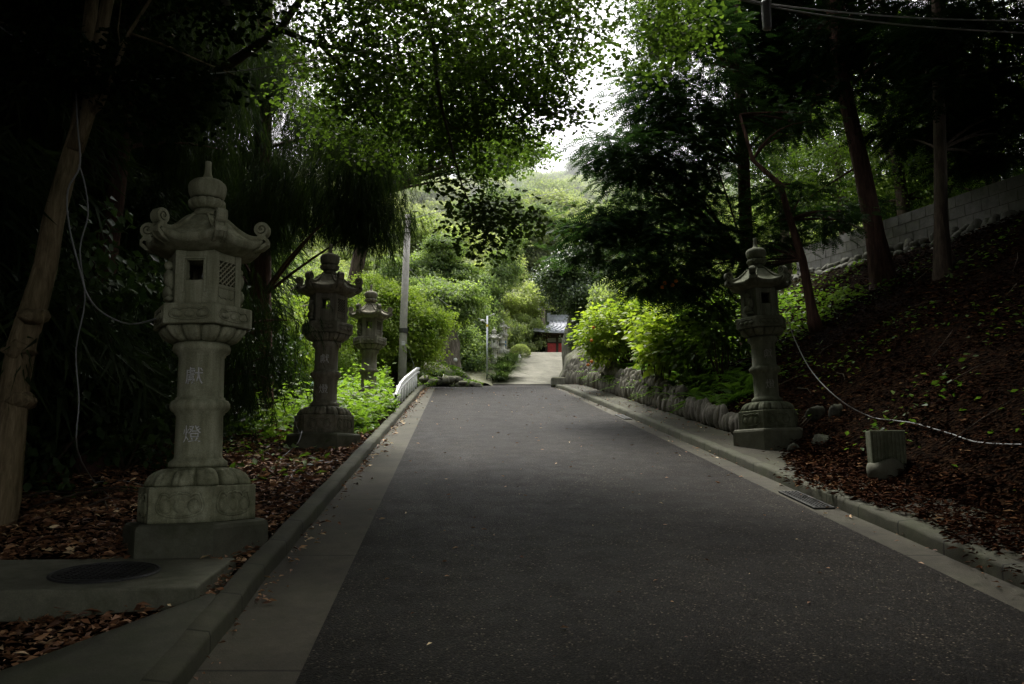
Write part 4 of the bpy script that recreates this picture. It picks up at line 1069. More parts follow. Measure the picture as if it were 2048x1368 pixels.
cypress('thin curved cypress forking behind the greenish lantern', [P(1628, 640, 14.5), P(1605, 520, 14.5), P(1580, 440, 14.5), P(1560, 370, 14.5), P(1505, 320, 14.6), P(1480, 230, 14.8)], [.085, .075, .065, .055, .04, .025],
        [bl(1570, 400, 15, 60, 30, .8, 16), bl(1650, 440, 15, 50, 24, .8, 12), bl(1520, 500, 15.5, 60, 60, .8, 30), bl(1560, 250, 15.5, 70, 50, 1., 18)], 52, size=.26)
cypress('thick leaning cypress with a reddish trunk below the block wall', [P(1772, 580, 15.6), P(1750, 470, 15.6), P(1722, 330, 15.7), P(1690, 190, 15.8), P(1668, 60, 16), P(1640, -200, 16)], [.235, .19, .165, .145, .125, .09],
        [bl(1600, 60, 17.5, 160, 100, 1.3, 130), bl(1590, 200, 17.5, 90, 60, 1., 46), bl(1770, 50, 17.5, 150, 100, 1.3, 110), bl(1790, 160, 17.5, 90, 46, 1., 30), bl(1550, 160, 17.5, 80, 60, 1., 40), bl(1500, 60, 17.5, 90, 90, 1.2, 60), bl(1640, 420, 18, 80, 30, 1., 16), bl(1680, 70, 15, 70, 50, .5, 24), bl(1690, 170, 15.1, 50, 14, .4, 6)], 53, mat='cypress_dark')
cypress('slender straight cypress at the right with a thin dark trunk', [P(1888, 572, 13.8), P(1882, 430, 13.8), P(1880, 300, 13.8), P(1876, 160, 13.9), P(1870, -60, 14)], [.15, .115, .105, .095, .07],
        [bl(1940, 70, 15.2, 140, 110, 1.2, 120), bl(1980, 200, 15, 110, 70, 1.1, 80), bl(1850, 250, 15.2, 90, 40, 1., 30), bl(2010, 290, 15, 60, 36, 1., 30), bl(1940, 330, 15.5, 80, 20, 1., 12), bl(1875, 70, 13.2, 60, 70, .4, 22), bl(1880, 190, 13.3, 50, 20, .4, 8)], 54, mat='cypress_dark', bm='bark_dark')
# crossing twisted boughs seen against the light
BG = 'broadleaf trees beyond the block wall'
def wallz(x, y): return float(H(x, y))
for i, (u, d, tw, lab) in enumerate([(1800, 22, -40, 'broadleaf tree with a kinked dark trunk just beyond the block wall'), (1985, 20, -10, 'broadleaf tree beyond the wall at the far right'), (1680, 26, -60, 'broadleaf tree with light filled leaves beyond the left end of the wall'), (1560, 31, -10, 'broadleaf tree glimpsed behind the dark boughs of the spreading cypress'), (1900, 28, -20, 'broadleaf tree with bright leaves between the two slim right trunks')]):
    b0 = P(u + 10, 440, d); b0[2] = wallz(b0[0], b0[1])
    trp = [b0, P(u + 5, 400, d), P(u - 10, 300, d), P(u + tw, 230, d), P(u + tw + 10, 120, d), P(u + tw, -50, d)]
    tree('broadleaf_tree', lab, 'tree', trp, [.2, .17, .15, .13, .1, .06], M['bark_dark'],
         [bl(u - 20, 380, d + 1, 90, 50, 1.5, 36), bl(u - 60, 260, d + 1, 110, 80, 2, 60), bl(u + 80, 260, d + 1, 90, 80, 2, 36), bl(u, 120, d, 130, 90, 2.2, 50), bl(u + 20, 400, d + 1, 100, 30, 1.5, 22)], M['backlit'], TM, 30, .22, group=BG, seed=60 + i, nl=26, lr=.05, cabs=.6, flat=.4, tint=(.5, .25))
# unseen dark conifers on the right; those around the camera added to darken
RGp = 'dark conifers standing on the right bank'
cC = proto_conifer('dark conifer on the right bank', 33, h=16, r=3.2, low=.25, mat='cypress', tm=TCd, mode='spray', group=RGp, name='cypress_tree', size=.62, per=20)
rs = [(12.5, 7.5), (9.5, 2.5), (7.0, -1.5), (14, 3), (8, -8), (12, -4), (18, 9), (24, 14), (26, 22), (19, 3), (16, -2)]
for i, (x, y) in enumerate(rs):
    z = float(H(x, y)) - .1; s = .85 + (i * 41 % 30) / 100
    if i == 0: cC.location = (x, y, z); continue
    dup(cC, (x, y, z), i * 1.3, 'dark conifer on the right bank', RGp, (s, s, s))

# added overhead shade: unseen trees whose crowns darken the near road
OG = 'added unseen trees that shade the near road'
def proto_over(seed):
    rg = np.random.default_rng(seed); bs = [((rg.uniform(-3.4, 3.4), rg.uniform(-3.4, 3.4), rg.uniform(8.8, 12.5)), (1.3, 1.3, .7), 12) for _ in range(26)]
    return tree('added_shade_tree', 'added unseen broad crowned tree shading the near part of the road', 'tree', trunkpts((0, 0, 0), (0, 0, 10.5), 8, .1, rg), np.linspace(.26, .08, 8), M['bark_dark'], bs, M['shade'], TM2, 22, .62, group=OG, seed=seed, nl=24, lr=.08, cabs=.7, flat=.5)
oA = proto_over(71)
OS = [(-6.9, 3.2), (4.9, 1.2), (5.6, 6.8), (9.5, 9.5), (-9, 9), (8.5, 3.5), (8.5, -3), (10.8, 9.5), (10.2, 6)]
for i, (x, y) in enumerate(OS):
    z = float(H(x, y)) - .1
    if i == 0: oA.location = (x, y, z); continue
    dup(oA, (x, y, z), i * .9, 'added unseen broad crowned tree shading the near part of the road', OG, (1, 1, 1))

def proto_lean(seed):  # leaning variant, added out of view to shade road and bank
    rg = np.random.default_rng(seed); bs = [((rg.uniform(.2, 7.4), rg.uniform(-3.2, 3.2), rg.uniform(8.2, 10.8)), (1.3, 1.3, .6), 12) for _ in range(34)]
    return tree('added_shade_tree', 'added unseen leaning tree that shades the near road and bank', 'tree', [(0, 0, 0), (.1, 0, 2.5), (.6, .1, 5), (1.6, 0, 7.2), (3.2, 0, 9), (4.5, .1, 10)], [.28, .24, .2, .16, .1, .05], M['bark_dark'], bs, M['shade'], TM2, 24, .62, group=OG, seed=seed, nl=24, lr=.08, cabs=.7, flat=.5)
oB = proto_lean(72)
for i, (x, y, rz) in enumerate([(-4.6, 1.5, 0), (12.5, 12.5, pi), (13.2, 16.8, pi), (5.2, -4.0, pi), (6.4, 4.6, pi + .1), (-7.9, 7.6, -.05), (11.2, 8.2, pi)]):
    z = float(H(x, y)) - .1
    if i == 0: oB.location = (x, y, z); continue
    q_ = .72 if x == -7.9 else 1; dup(oB, (x, y, z), rz, 'added unseen leaning tree that shades the near road and bank', OG, (q_, q_, 1))
# --- sunlit planting at the right: hydrangea-like bush, ferns, sapling
def at_bank(u, v, d, dz=0): p = P(u, v, d); return np.array([p[0], d, float(H(p[0], d)) + dz])
_b = P(1250, 700, 22.6)
t = thing('bright_bush', 'big rounded yellow green bush above the cobble edging', 'bush', (_b[0], 22.6, float(H(_b[0], 22.6))))
o0 = np.array(t.location)
o, C = crown('foliage', M['bush'], TL, [(P(*q[:3]) - o0, (q[3] * 22 / F, .9, q[4] * 22 / F), q[5]) for q in [(1240, 640, 22.3, 62, 32, 90), (1200, 665, 22.0, 36, 40, 50), (1275, 650, 22.3, 46, 40, 60), (1210, 700, 21.8, 34, 24, 20)]], 30, .15, t, 81, cabs=.26, flat=.6, shell=.8, tint=(.6, .2))
m = MB()
rg = np.random.default_rng(3)
for i in range(70):
    c = C[rg.integers(len(C))]; b0 = np.array([rg.normal() * .12, rg.normal() * .1, -.05]); m.tube([b0, b0 * .4 + c * .6 + [0, 0, .1], c], [.014, .010, .004], 5)
m.build('stems', M['bark_dark'], t)
FG = 'leafy shrubs on the right bank'
for i, (u, v, d, ru, rv, n, s, lab) in enumerate([(1320, 690, 17.5, 40, 40, 34, .2, 'sapling with large round pale leaves beside the big bright bush'), (1390, 690, 16.5, 50, 45, 44, .15, 'shrub with many bare stems between the sapling and the lantern'), (1440, 660, 15.5, 45, 50, 34, .14, 'shaded green shrub close to the left of the greenish lantern'), (1290, 640, 18.5, 34, 28, 22, .14, 'small bright shrub behind the sapling')]):
    c = P(u, v, d); b0 = at_bank(u, v + 60, d); b0[0] = c[0]; b0[2] = float(H(c[0], d))
    t = thing('leafy_shrub', lab, 'shrub', b0, group=FG)
    o, C = crown('foliage', M['bush' if i in (0, 3) else 'weed'], TL if i else T_leaf(.42), [(c - b0, (ru * d / F, .5, rv * d / F), n)], 22, s, t, 90 + i, cabs=.25, flat=.6, tint=(.55 if i in (0, 3) else .35, .2))
    m = MB()
    for k in range(22):
        cc = C[rg.integers(len(C))]; q0 = np.array([rg.normal() * .06, rg.normal() * .06, -.1]); m.tube([q0, q0 * .4 + cc * .6, cc], [.012, .008, .003], 5)
    m.build('stems', M['bark_dark'], t)
# ferns and feathery ground plants over the edging
def fern_patch(x, y, r, n, size, rg):
    a = rg.uniform(0, 2 * pi, n); ax = np.stack([np.cos(a) - .25, np.sin(a) - .15, rg.uniform(.35, 1.0, n)], 1)
    px = x + rg.normal(size=n) * r * .4; py = y + rg.normal(size=n) * r * .4
    return np.stack([px, py, H(px, py) + .02], 1), ax, rg.uniform(.7, 1.2, n) * size
rg = np.random.default_rng(12); k = 0
FN = 'feathery ferns along the top of the cobble edging'
for y in np.arange(14.2, 25.5, .62):
    for j in range(2):
        yy = y + rg.uniform(-.2, .2); x = float(rk(yy)) + .13 + PW + .48 + j * .5 + rg.uniform(-.1, .1)
        p, ax, sz = fern_patch(x, yy, .25, 22, .62, rg); b0 = np.array([x, yy, float(H(x, yy))])
        o = leaves_mesh('fern', TFern, p - b0, ax, np.tile([0, 0, 1.], (len(p), 1)) + rg.normal(size=(len(p), 3)) * .2, sz * 1.05, np.clip(rg.normal(.55 - .03 * max(0, 17 - yy) * 3, .15, len(p)), 0, 1), M['fernleaf'])
        o.location = b0; tag(o, 'feathery green fern spilling over the cobble edging', 'fern', FN)
# scattered orange flowers
FLG = 'orange flowers among the bright bush'
for i, (u, v, d) in enumerate([(1183, 681, 19.6), (1183, 723, 19.4), (1176, 730, 19.4), (1187, 655, 19.6), (1330, 566, 15), (1345, 570, 15), (1352, 562, 15), (1325, 574, 15)]):
    m = MB()
    for k in range(5):
        a = k * 2 * pi / 5; m.blob((cos(a) * .022, 0, sin(a) * .022), (.022, .012, .018), 8, k, .05)
    m.blob((0, -.008, 0), (.014, .01, .014), 8, 1, 0)
    tag(m.build('flower', M['orange'], None, P(u, v, d)), 'small orange flower among the leaves' , 'flower', FLG)

# --- ground cover
def H_scatter(n, x0, x1, y0, y1, rg, cond, dens=None):
    x = rg.uniform(x0, x1, n); y = rg.uniform(y0, y1, n); k = cond(x, y)
    return x[k], y[k]
def weeds(name, label, n, box_, cond, mat, tm, size, rg, hgt=.3, tint=(.5, .2)):
    x, y = H_scatter(n, *box_, rg, cond); n = len(x)
    z = H(x, y) + np.abs(rg.normal(size=n)) * hgt
    ax = rg.normal(size=(n, 3)) * [1, 1, .3] + [0, 0, .1]; nr = rg.normal(size=(n, 3)) * .35 + [0, 0, 1]
    ct = .5 + .5 * np.sin(x * 2.3 + y) * np.sin(y * 1.9)
    o = leaves_mesh(name, tm, np.stack([x, y, z], 1), ax, nr, rg.uniform(.6, 1.3, n) * size, np.clip(tint[0] + (ct - .5) * .4 + rg.normal(0, tint[1], n) + (z - H(x, y)) * .4, 0, 1), mat)
    return tag(o, label, 'weeds', kind='stuff')
rg = np.random.default_rng(21)
pn = lambda x, y: np.sin(x * 1.9 + 1.3 * y) + np.sin(2.7 * y - x * 1.1) + rg.normal(0, .5, len(x))
weeds('ground_weeds', 'bright green leafy weeds around the second and third lanterns', 34000, (-9, -1.9, 11.2, 24), lambda x, y: (x < lk(y) - .18 - .7 * sm((y - 16.5) / 1.5)) & (y > 11.8 + .35 * np.abs(x + 3.4)) & ~((np.abs(x + 2.75) < .55) & (y < 12.3)) & ~(((x + 2.95) ** 2 + (y - 16.6) ** 2) < .55), M['weed'], TL, .13, rg, .30, (.55, .15))
weeds('ground_weeds', 'sparse green seedlings growing through the dead leaves on the left', 1600, (-7, -1.8, 7.5, 13), lambda x, y: (x < lk(y) - .25) & (pn(x, y) > .6), M['weed'], TL, .10, rg, .08, (.4, .15))
weeds('ground_ivy', 'patches of small green leaves growing on the right bank', 9000, (3.4, 10, 6, 26), lambda x, y: (x > rk(y) + 1.0) & (pn(x, y) > 1.0 - .05 * y) & (x < 10), M['weed'], TL, .085, rg, .05, (.25, .15))
weeds('ground_weeds', 'low green plants on the slope below the far shrubs', 9000, (2.6, 7, 15, 27), lambda x, y: (x > rk(y) + 1.0), M['weed'], TL, .12, rg, .16, (.45, .2))
# individual tall weeds beside the kerb
WG = 'leafy plants at the left kerb'
w1 = proto_shrub('leafy_plant', 'bright leafy plant spilling towards the left kerb', 45, 'weed', T_leaf(.42), .42, .75, 14, 22, .13, WG, 'plant', 'weed', 10, 'broad', .16, (.6, .15))
PL = [(735, 870, 14.2), (700, 855, 15), (765, 820, 15.8), (790, 800, 17), (770, 765, 17.8), (680, 830, 16), (655, 800, 18), (700, 890, 13.2), (560, 830, 15), (610, 850, 14.2), (520, 800, 16)]
for i, (u, v, d) in enumerate(PL):
    p = P(u, v, d); x = min(p[0], float(lk(d)) - .35); q = (x, d, float(H(x, d)))
    s = (.8 + (i * 29 % 40) / 100) * (.55 if i in (3, 4, 6) else .5)
    if i == 0: w1.location = q; w1.scale = (s, s, s)
    else: dup(w1, q, i * 1.1, 'bright leafy plant spilling towards the left kerb', WG, (s, s, s))

# --- mid ground trees and shrubs
MG = 'light green trees beyond the left of the road'
def mid(label, name, base, tp_, rad, blobs, mat, tm, per, size, seed, cabs, bm='bark_dark', nl=20, group=None, tint=(.5, .22), lr=.05, mode='broad', shell=.6):
    return tree(name, label, 'tree', [base, (np.array(base) + np.array(tp_)) / 2, tp_], [rad, rad * .7, rad * .3], M[bm], blobs, M[mat], tm, per, size, group=group, seed=seed, nl=nl, lr=lr, cabs=cabs, flat=.45, tint=tint, mode=mode, shell=shell)
def gr_at(u, d): p = P(u, 700, d); return np.array([p[0], d, float(H(p[0], d))])
mid('bright maple like tree right behind the guard rail and utility pole', 'maple_tree', gr_at(790, 27.5), P(800, 620, 27.5), .14,
    [bl(770, 640, 27, 60, 60, 1.4, 70), bl(830, 660, 27, 50, 46, 1.2, 60), bl(862, 645, 27, 26, 20, .7, 18), bl(750, 590, 27, 30, 34, .8, 24), bl(800, 600, 27, 30, 20, .8, 20), bl(710, 660, 27, 40, 60, 1.2, 40), bl(820, 710, 27, 44, 30, 1.1, 30), bl(760, 700, 27, 50, 40, 1.2, 36)], 'maple', TM, 40, .21, 101, .45)
mid('yellow green tree seen between the first and second lanterns', 'maple_tree', gr_at(560, 20), P(555, 640, 20), .1,
    [bl(560, 640, 20, 44, 40, .9, 50), bl(530, 700, 20, 50, 50, .9, 50), bl(590, 690, 20, 36, 50, .8, 30), bl(520, 620, 20.5, 30, 30, .7, 20), bl(660, 600, 24, 40, 40, .9, 26), bl(680, 700, 24, 40, 50, 1., 30)], 'maple', TM, 40, .17, 102, .36, tint=(.4, .22))
mid('dark evergreen with layered boughs behind the lamp pole', 'evergreen_tree', gr_at(915, 47), P(915, 600, 47), .2,
    [bl(925, 650, 48, 40, 42, 1.6, 60), bl(935, 700, 47, 30, 36, 1.2, 44), bl(925, 725, 46, 26, 20, 1., 24), bl(945, 640, 48, 22, 36, 1., 30), bl(905, 665, 41.5, 24, 16, 1., 18)], 'hill_c', TM, 40, .30, 103, .6)
mid('big glossy evergreen overhanging the temple gate', 'evergreen_tree', (P(1165, 700, 48)), P(1160, 560, 48), .5,
    [bl(1150, 560, 46, 60, 48, 2, 110), bl(1160, 598, 45.5, 28, 22, 1.6, 36), bl(1196, 640, 46, 36, 50, 1.6, 56), bl(1180, 520, 47, 40, 30, 1.6, 40), bl(1108, 562, 45.5, 24, 14, 1., 18), bl(1180, 680, 45, 22, 26, 1.2, 30)], 'shiny', TM, 40, .34, 104, .6, bm='bark_old', tint=(.5, .28))
mid('ivy clad tree column standing before the hillside', 'ivy_tree', gr_at(975, 52), P(1010, 500, 55), .4,
    [bl(968, 590, 52, 24, 34, 1., 60), bl(975, 650, 52, 16, 40, .8, 36), bl(1000, 545, 53, 14, 40, .6, 30), bl(1025, 500, 54, 10, 40, .5, 16), bl(1018, 545, 54, 16, 18, .6, 14)], 'hill_c', TM, 40, .3, 105, .5, tint=(.35, .2))
# old trunk
b0 = P(893, 752, 36.5)
t = tree('old_tree', 'massive old grey trunk with small white knobs at the junction', 'tree', [b0, P(895, 720, 36.5), P(896, 690, 36.5), P(890, 665, 36.5), P(885, 600, 37)], [.62, .58, .54, .5, .3], M['bark_old'],
     [bl(900, 620, 37, 44, 34, 1.2, 40), bl(870, 600, 37.5, 40, 30, 1.2, 36), bl(930, 600, 37.5, 30, 24, 1., 26)], M['hill_c'], TM, 40, .3, seed=106, nl=14, lr=.08, cabs=.5, flat=.4)
m = MB()
for (u, v) in ((879, 717), (911, 720), (885, 737)):
    m.blob(P(u, v, 35.8) - b0, (.09, .09, .1), 10, 1, 0)
m.build('white_knob', M['white'], t)
# clipped round shrub
b0 = P(1040, 705, 52)
t = thing('clipped_shrub', 'neatly clipped dome shaped shrub beside the driveway', 'shrub', b0 - [0, 0, .12])
rg = np.random.default_rng(4); n = 5200; d = rg.normal(size=(n, 3)); d /= np.linalg.norm(d, axis=1)[:, None]; d[:, 2] = np.abs(d[:, 2])
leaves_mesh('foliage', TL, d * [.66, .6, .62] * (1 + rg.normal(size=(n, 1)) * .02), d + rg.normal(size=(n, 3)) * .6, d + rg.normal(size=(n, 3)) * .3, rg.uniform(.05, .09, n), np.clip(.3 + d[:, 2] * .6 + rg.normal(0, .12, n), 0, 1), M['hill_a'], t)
m = MB(); m.tube([(0, 0, -.4), (0, 0, .4)], [.1, .05], 8); m.build('stem', M['bark_dark'], t)
# strap leaved clumps left of the driveway
LGp = 'strap leaved clumps beside the driveway'
for i, (u, v, d, s) in enumerate([(1008, 738, 45, 1.0), (1000, 752, 44, .9), (1018, 722, 48, .9), (1026, 712, 50, .8), (1005, 718, 48, .8), (995, 730, 47, .8), (885, 752, 34, .6), (870, 745, 33, .6)]):
    p = P(u, v + 8, d); rg = np.random.default_rng(i); n = 150; a = rg.uniform(0, 2 * pi, n)
    ax = np.stack([np.cos(a), np.sin(a), rg.uniform(.5, 1.6, n)], 1)
    o = leaves_mesh('strap_leaf_plant', T_blade(.035, .6), rg.normal(size=(n, 3)) * [.18, .15, .03], ax, np.tile([0, 0, 1.], (n, 1)), rg.uniform(.7, 1.2, n) * s * 1.1, np.clip(rg.normal(.5, .25, n), 0, 1), M['shiny'])
    o.location = p; tag(o, 'clump of long dark green strap leaves beside the driveway', 'plant', LGp)
# border bank left of driveway
m = MB(); A = []
for q in np.linspace(0, 1, 16):
    y = 42.2 + q * 14; x = float(dl(y)) ; z = float(road_z(y))
    A.append([[x + .02, y, z - .02], [x - .25, y, z + .12], [x - .9, y, z + .25], [x - 3., y, z + .5], [x - 8., y, z + .6]])
m.grid(A, flip=True); tag(m.build('verge', M['moss_rock']), kind='structure')
m = MB(); A = []
for q in np.linspace(0, 1, 16):
    y = 42.5 + q * 14; x = float(dr(y)); z = float(road_z(y))
    A.append([[x - .05, y, z - .02], [x + .2, y, z + .3], [x + .6, y, z + .8], [x + 2.5, y, z + 1.3]])
m.grid(A); tag(m.build('verge', M['moss_rock']), kind='structure')
# hedge-like dark planting closing the middle distance
UG = 'evergreen shrubs closing the far side of the junction'
s2 = proto_shrub('evergreen_shrub', 'deep green shrub behind the junction', 46, 'hill_b', TM, 1.5, 2.4, 60, 34, .34, UG, stems=6)
ux = [(-4.2, 46), (-4.2, 50), (-6, 44), (-7.6, 41), (-2.0, 54), (-.4, 57), (-3.5, 58), (1.0, 60), (-6, 54), (-9.5, 38), (-11, 34), (-8, 50), (-12, 42), (12, 58), (0.2, 66), (-3, 66), (2.5, 70), (9, 52), (7, 46), (6.0, 40), (5.8, 34), (6.2, 29.5), (8.5, 36), (9.5, 43)]
for i, (x, y) in enumerate(ux):
    q = (x, y, float(H(x, y)) - .1); s = .8 + (i * 31 % 50) / 100
    if i == 0: s2.location = q
    else: dup(s2, q, i * 1.2, 'deep green shrub behind the junction', UG, (s, s, s * 1.2))

# --- hillside trees: three kinds, many copies
HG = 'trees covering the hillside'
def proto_hill(label, seed, mat, h, r, name, tint=(.5, .24), size=.50, per=44, nb=26, cl=11):
    rg = np.random.default_rng(seed); bs = []
    for i in range(nb):
        a = rg.uniform(0, 2 * pi); d = r * rg.uniform(0, .85); z = h * (.24 + .68 * rg.uniform() * (1 - .4 * (d / r) ** 2))
        bs.append(((cos(a) * d, sin(a) * d, z), (r * .34, r * .34, r * .22), cl))
    return tree(name, label, 'tree', trunkpts((0, 0, -.5), (.3, 0, h * .85), 7, .2, rg), np.linspace(.28, .08, 7), M['bark_dark'], bs, M[mat], TM, per, size, group=HG + ' (' + name.replace('_', ' ') + ')', seed=seed, nl=22, lr=.1, cr=.6, flat=.3, shell=.8, tint=tint)
hp = [proto_hill('pale green broadleaf tree on the hillside', 111, 'hill_a', 10.5, 4.6, 'pale_hill_tree'), proto_hill('mid green broadleaf tree on the hillside', 112, 'hill_b', 10, 4.8, 'green_hill_tree'),
      proto_hill('deep green tree on the hillside', 113, 'hill_c', 11, 4.0, 'dark_hill_tree'), proto_hill('soft pale green tree on the hillside', 114, 'hill_a', 9, 4.2, 'pale_hill_tree', size=.5)]
rg = np.random.default_rng(77); used = set(); k = 0
for row, y in enumerate(np.arange(61, 136, 6.2)):
    for x in np.arange(-52, 40, 6.4):
        xx = x + rg.uniform(-2, 2) + (row % 2) * 3; yy = y + rg.uniform(-2, 2)
        if y < 70 and -1 < xx < 13: continue
        kind = int(rg.choice(4, p=[.33, .27, .2, .2])); src = hp[kind]
        s = rg.uniform(.75, 1.15); z = min(float(H(xx, yy)), 44.5) - .3
        if kind not in used: used.add(kind); src.location = (xx, yy, z); src.rotation_euler = (0, 0, rg.uniform(0, 6)); src.scale = (s, s, s)
        else: dup(src, (xx, yy, z), rg.uniform(0, 6), src['label'], src['group'], (s, s, s))
# trees at the left between road and hill, hiding the valley
lt_ = [(-9, 33), (-13, 38), (-17, 34), (-11, 46), (-18, 44), (-24, 40), (-15, 53), (-22, 52), (-30, 48), (-7.5, 57), (-12.5, 60), (-5.5, 51.5), (14, 40), (17, 48), (13, 52), (20, 36), (22, 44), (11.5, 66)]
for i, (x, y) in enumerate(lt_):
    src = hp[[1, 2, 0, 1, 3, 2][i % 6]]; s = .62 + (i * 17 % 25) / 100
    dup(src, (x, y, float(H(x, y)) - .3), i * 1.9, src['label'], src['group'], (s, s, s))
# far ridge
X, Y = np.meshgrid(np.linspace(-150, 250, 60), np.linspace(190, 330, 30))
Zr = 20 + 52 * np.exp(-((Y - 270) / 60) ** 2) + 10 * np.sin(X * .02 + .5) + 4 * np.sin(X * .07) + 2 * np.sin(X * .23 + Y * .1)
m = MB(); m.grid(np.stack([X, Y, Zr], 2)); tag(m.build('hill', M['soil']), kind='structure')
rg = np.random.default_rng(8); n = 26000
fx = rg.uniform(-120, 200, n); fy = rg.uniform(200, 280, n)
fz = 20 + 52 * np.exp(-((fy - 270) / 60) ** 2) + 10 * np.sin(fx * .02 + .5) + 4 * np.sin(fx * .07) + 2 * np.sin(fx * .23 + fy * .1) + 2.5 * np.abs(np.sin(fx * .35) * np.sin(fy * .3)) * 2 + rg.uniform(0, 2, n)
tag(leaves_mesh('far_forest', TM, np.stack([fx, fy, fz], 1), rg.normal(size=(n, 3)), rg.normal(size=(n, 3)) * .5 + [0, 0, 1], rg.uniform(2, 4, n), np.clip(rg.normal(.5, .2, n), 0, 1), M['hill_far']), 'hazy green forest covering the far ridge', 'forest', kind='stuff')

hz = bpy.data.materials.new('haze'); hz.use_nodes = True; nt = hz.node_tree
for n_ in list(nt.nodes): nt.nodes.remove(n_)
ho = nt.nodes.new('ShaderNodeOutputMaterial'); hv = nt.nodes.new('ShaderNodeVolumeScatter'); hv.inputs['Density'].default_value = .0075; hv.inputs['Anisotropy'].default_value = .3; hv.inputs['Color'].default_value = (.95, 1, .93, 1)
nt.links.new(hv.outputs[0], ho.inputs['Volume'])
m = MB(); m.box((0, 170, 40), (140, 103, 55)); o = tag(m.build('haze', hz), 'faint pale haze hanging before the wooded hillside', 'haze', kind='stuff')
# --- leaf litter (dead leaves nobody could count)
def litter(name, label, n, box_, cond, size, rg, lift=.02, tmpl=None, tl=(.45, .25), fz=None):
    x, y = H_scatter(n, *box_, rg, cond); n = len(x)
    z = (np.maximum(H(x, y), np.where((x > 0) & (x < rk(y) + PW + .3), road_z(y) + .118, -99)) if fz is None else fz(x, y)) + rg.uniform(0, lift, n)
    a = rg.uniform(0, 2 * pi, n); ax = np.stack([np.cos(a), np.sin(a), rg.normal(0, .18, n)], 1)
    nr = rg.normal(size=(n, 3)) * .55 + [0, 0, 1]
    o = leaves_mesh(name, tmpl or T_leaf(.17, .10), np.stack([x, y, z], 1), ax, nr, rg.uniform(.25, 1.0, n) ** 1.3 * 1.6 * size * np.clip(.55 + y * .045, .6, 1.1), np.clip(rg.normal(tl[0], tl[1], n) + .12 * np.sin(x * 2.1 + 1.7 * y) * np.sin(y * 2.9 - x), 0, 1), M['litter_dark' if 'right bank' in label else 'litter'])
    return tag(o, label, 'dead leaves', kind='stuff')
rg = np.random.default_rng(33)
dens = lambda y, a: rg.uniform(size=len(y)) < np.clip(a / np.maximum(y, .1), 0, 1)
padc = lambda x, y: ~((np.abs(x - pc[0]) < .74) & (np.abs(y - pc[1]) < .44))
apr = lambda x, y: ~((y < 4.75) & (x > lk(y) - .16 - np.interp(y, [2.2, 3.1, 4.75], [1.35, .95, 0])))
litter('leaf_litter', 'thick brown dead leaves covering the ground on the left', 105000, (-8, -1.4, 2.0, 13.5), lambda x, y: (x < lk(y) - .17) & padc(x, y) & apr(x, y) & dens(y, 5.5), .075, rg, .05)
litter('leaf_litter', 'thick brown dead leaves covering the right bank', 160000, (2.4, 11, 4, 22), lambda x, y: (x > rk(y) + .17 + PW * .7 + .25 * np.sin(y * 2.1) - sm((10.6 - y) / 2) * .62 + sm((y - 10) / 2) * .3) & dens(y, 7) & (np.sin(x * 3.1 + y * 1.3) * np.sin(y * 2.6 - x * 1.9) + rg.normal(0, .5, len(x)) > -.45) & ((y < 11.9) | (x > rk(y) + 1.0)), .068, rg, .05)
litter('leaf_litter', 'dead leaves drifted from the right bank over the near end of the walkway', 16000, (2.7, 4.4, 4.2, 10.4), lambda x, y: (x > rk(y) + .13 + .5 * sm((y - 8.6) / 1.8) + .06 * np.sin(y * 5)) & (x < rk(y) + PW + .5), .065, rg, .03)
rz2 = lambda x, y: road_z(y) + .004
litter('fallen_leaves', 'scattered dead leaves caught in the left gutter', 15000, (-3, -1.2, 3, 26), lambda x, y: (x > lk(y) + .015) & (x < lk(y) + .03 + np.abs(rg.normal(0, .085, len(x)))) , .062, rg, .02, tl=(.6, .25), fz=rz2)
litter('fallen_leaves', 'scattered dead leaves caught in the right gutter', 5200, (1.2, 3.8, 4, 26), lambda x, y: (x < rk(y) - .015) & (x > rk(y) - .03 - np.abs(rg.normal(0, .09, len(x)))), .055, rg, .02, tl=(.5, .25), fz=rz2)
litter('fallen_leaves', 'a few stray leaves lying on the asphalt', 520, (-3, 3.5, 3, 26), lambda x, y: (x > lk(y) + .05) & (x < rk(y) - .05), .045, rg, .006, tl=(.7, .25), fz=rz2)
litter('fallen_leaves', 'stray leaves on the right walkway', 1400, (1.2, 4.4, 5, 26), lambda x, y: (x > rk(y) + .03) & (x < rk(y) + PW + .1), .05, rg, .01, tl=(.5, .25), fz=lambda x, y: road_z(y) + .135)
rgk = np.random.default_rng(91)
for i in range(34):
    y_ = rgk.uniform(5, 15); x_ = float(rk(y_)) + rgk.uniform(.9, 5.5); a_ = rgk.uniform(0, 6.3); L_ = rgk.uniform(.25, .8)
    p = np.array([x_, y_, float(H(x_, y_)) + .05]); q = p + [cos(a_) * L_, sin(a_) * L_, 0]; q[2] = float(H(q[0], q[1])) + .06
    m = MB(); m.tube([p - p, (q - p) / 2 + [.03, -.02, .04], q - p], [.009, .007, .003], 5)
    tag(m.build('twig', M['bark_dark'], None, p), 'thin bare twig lying among the dead leaves of the right bank', 'twig', 'fallen twigs on the right bank')
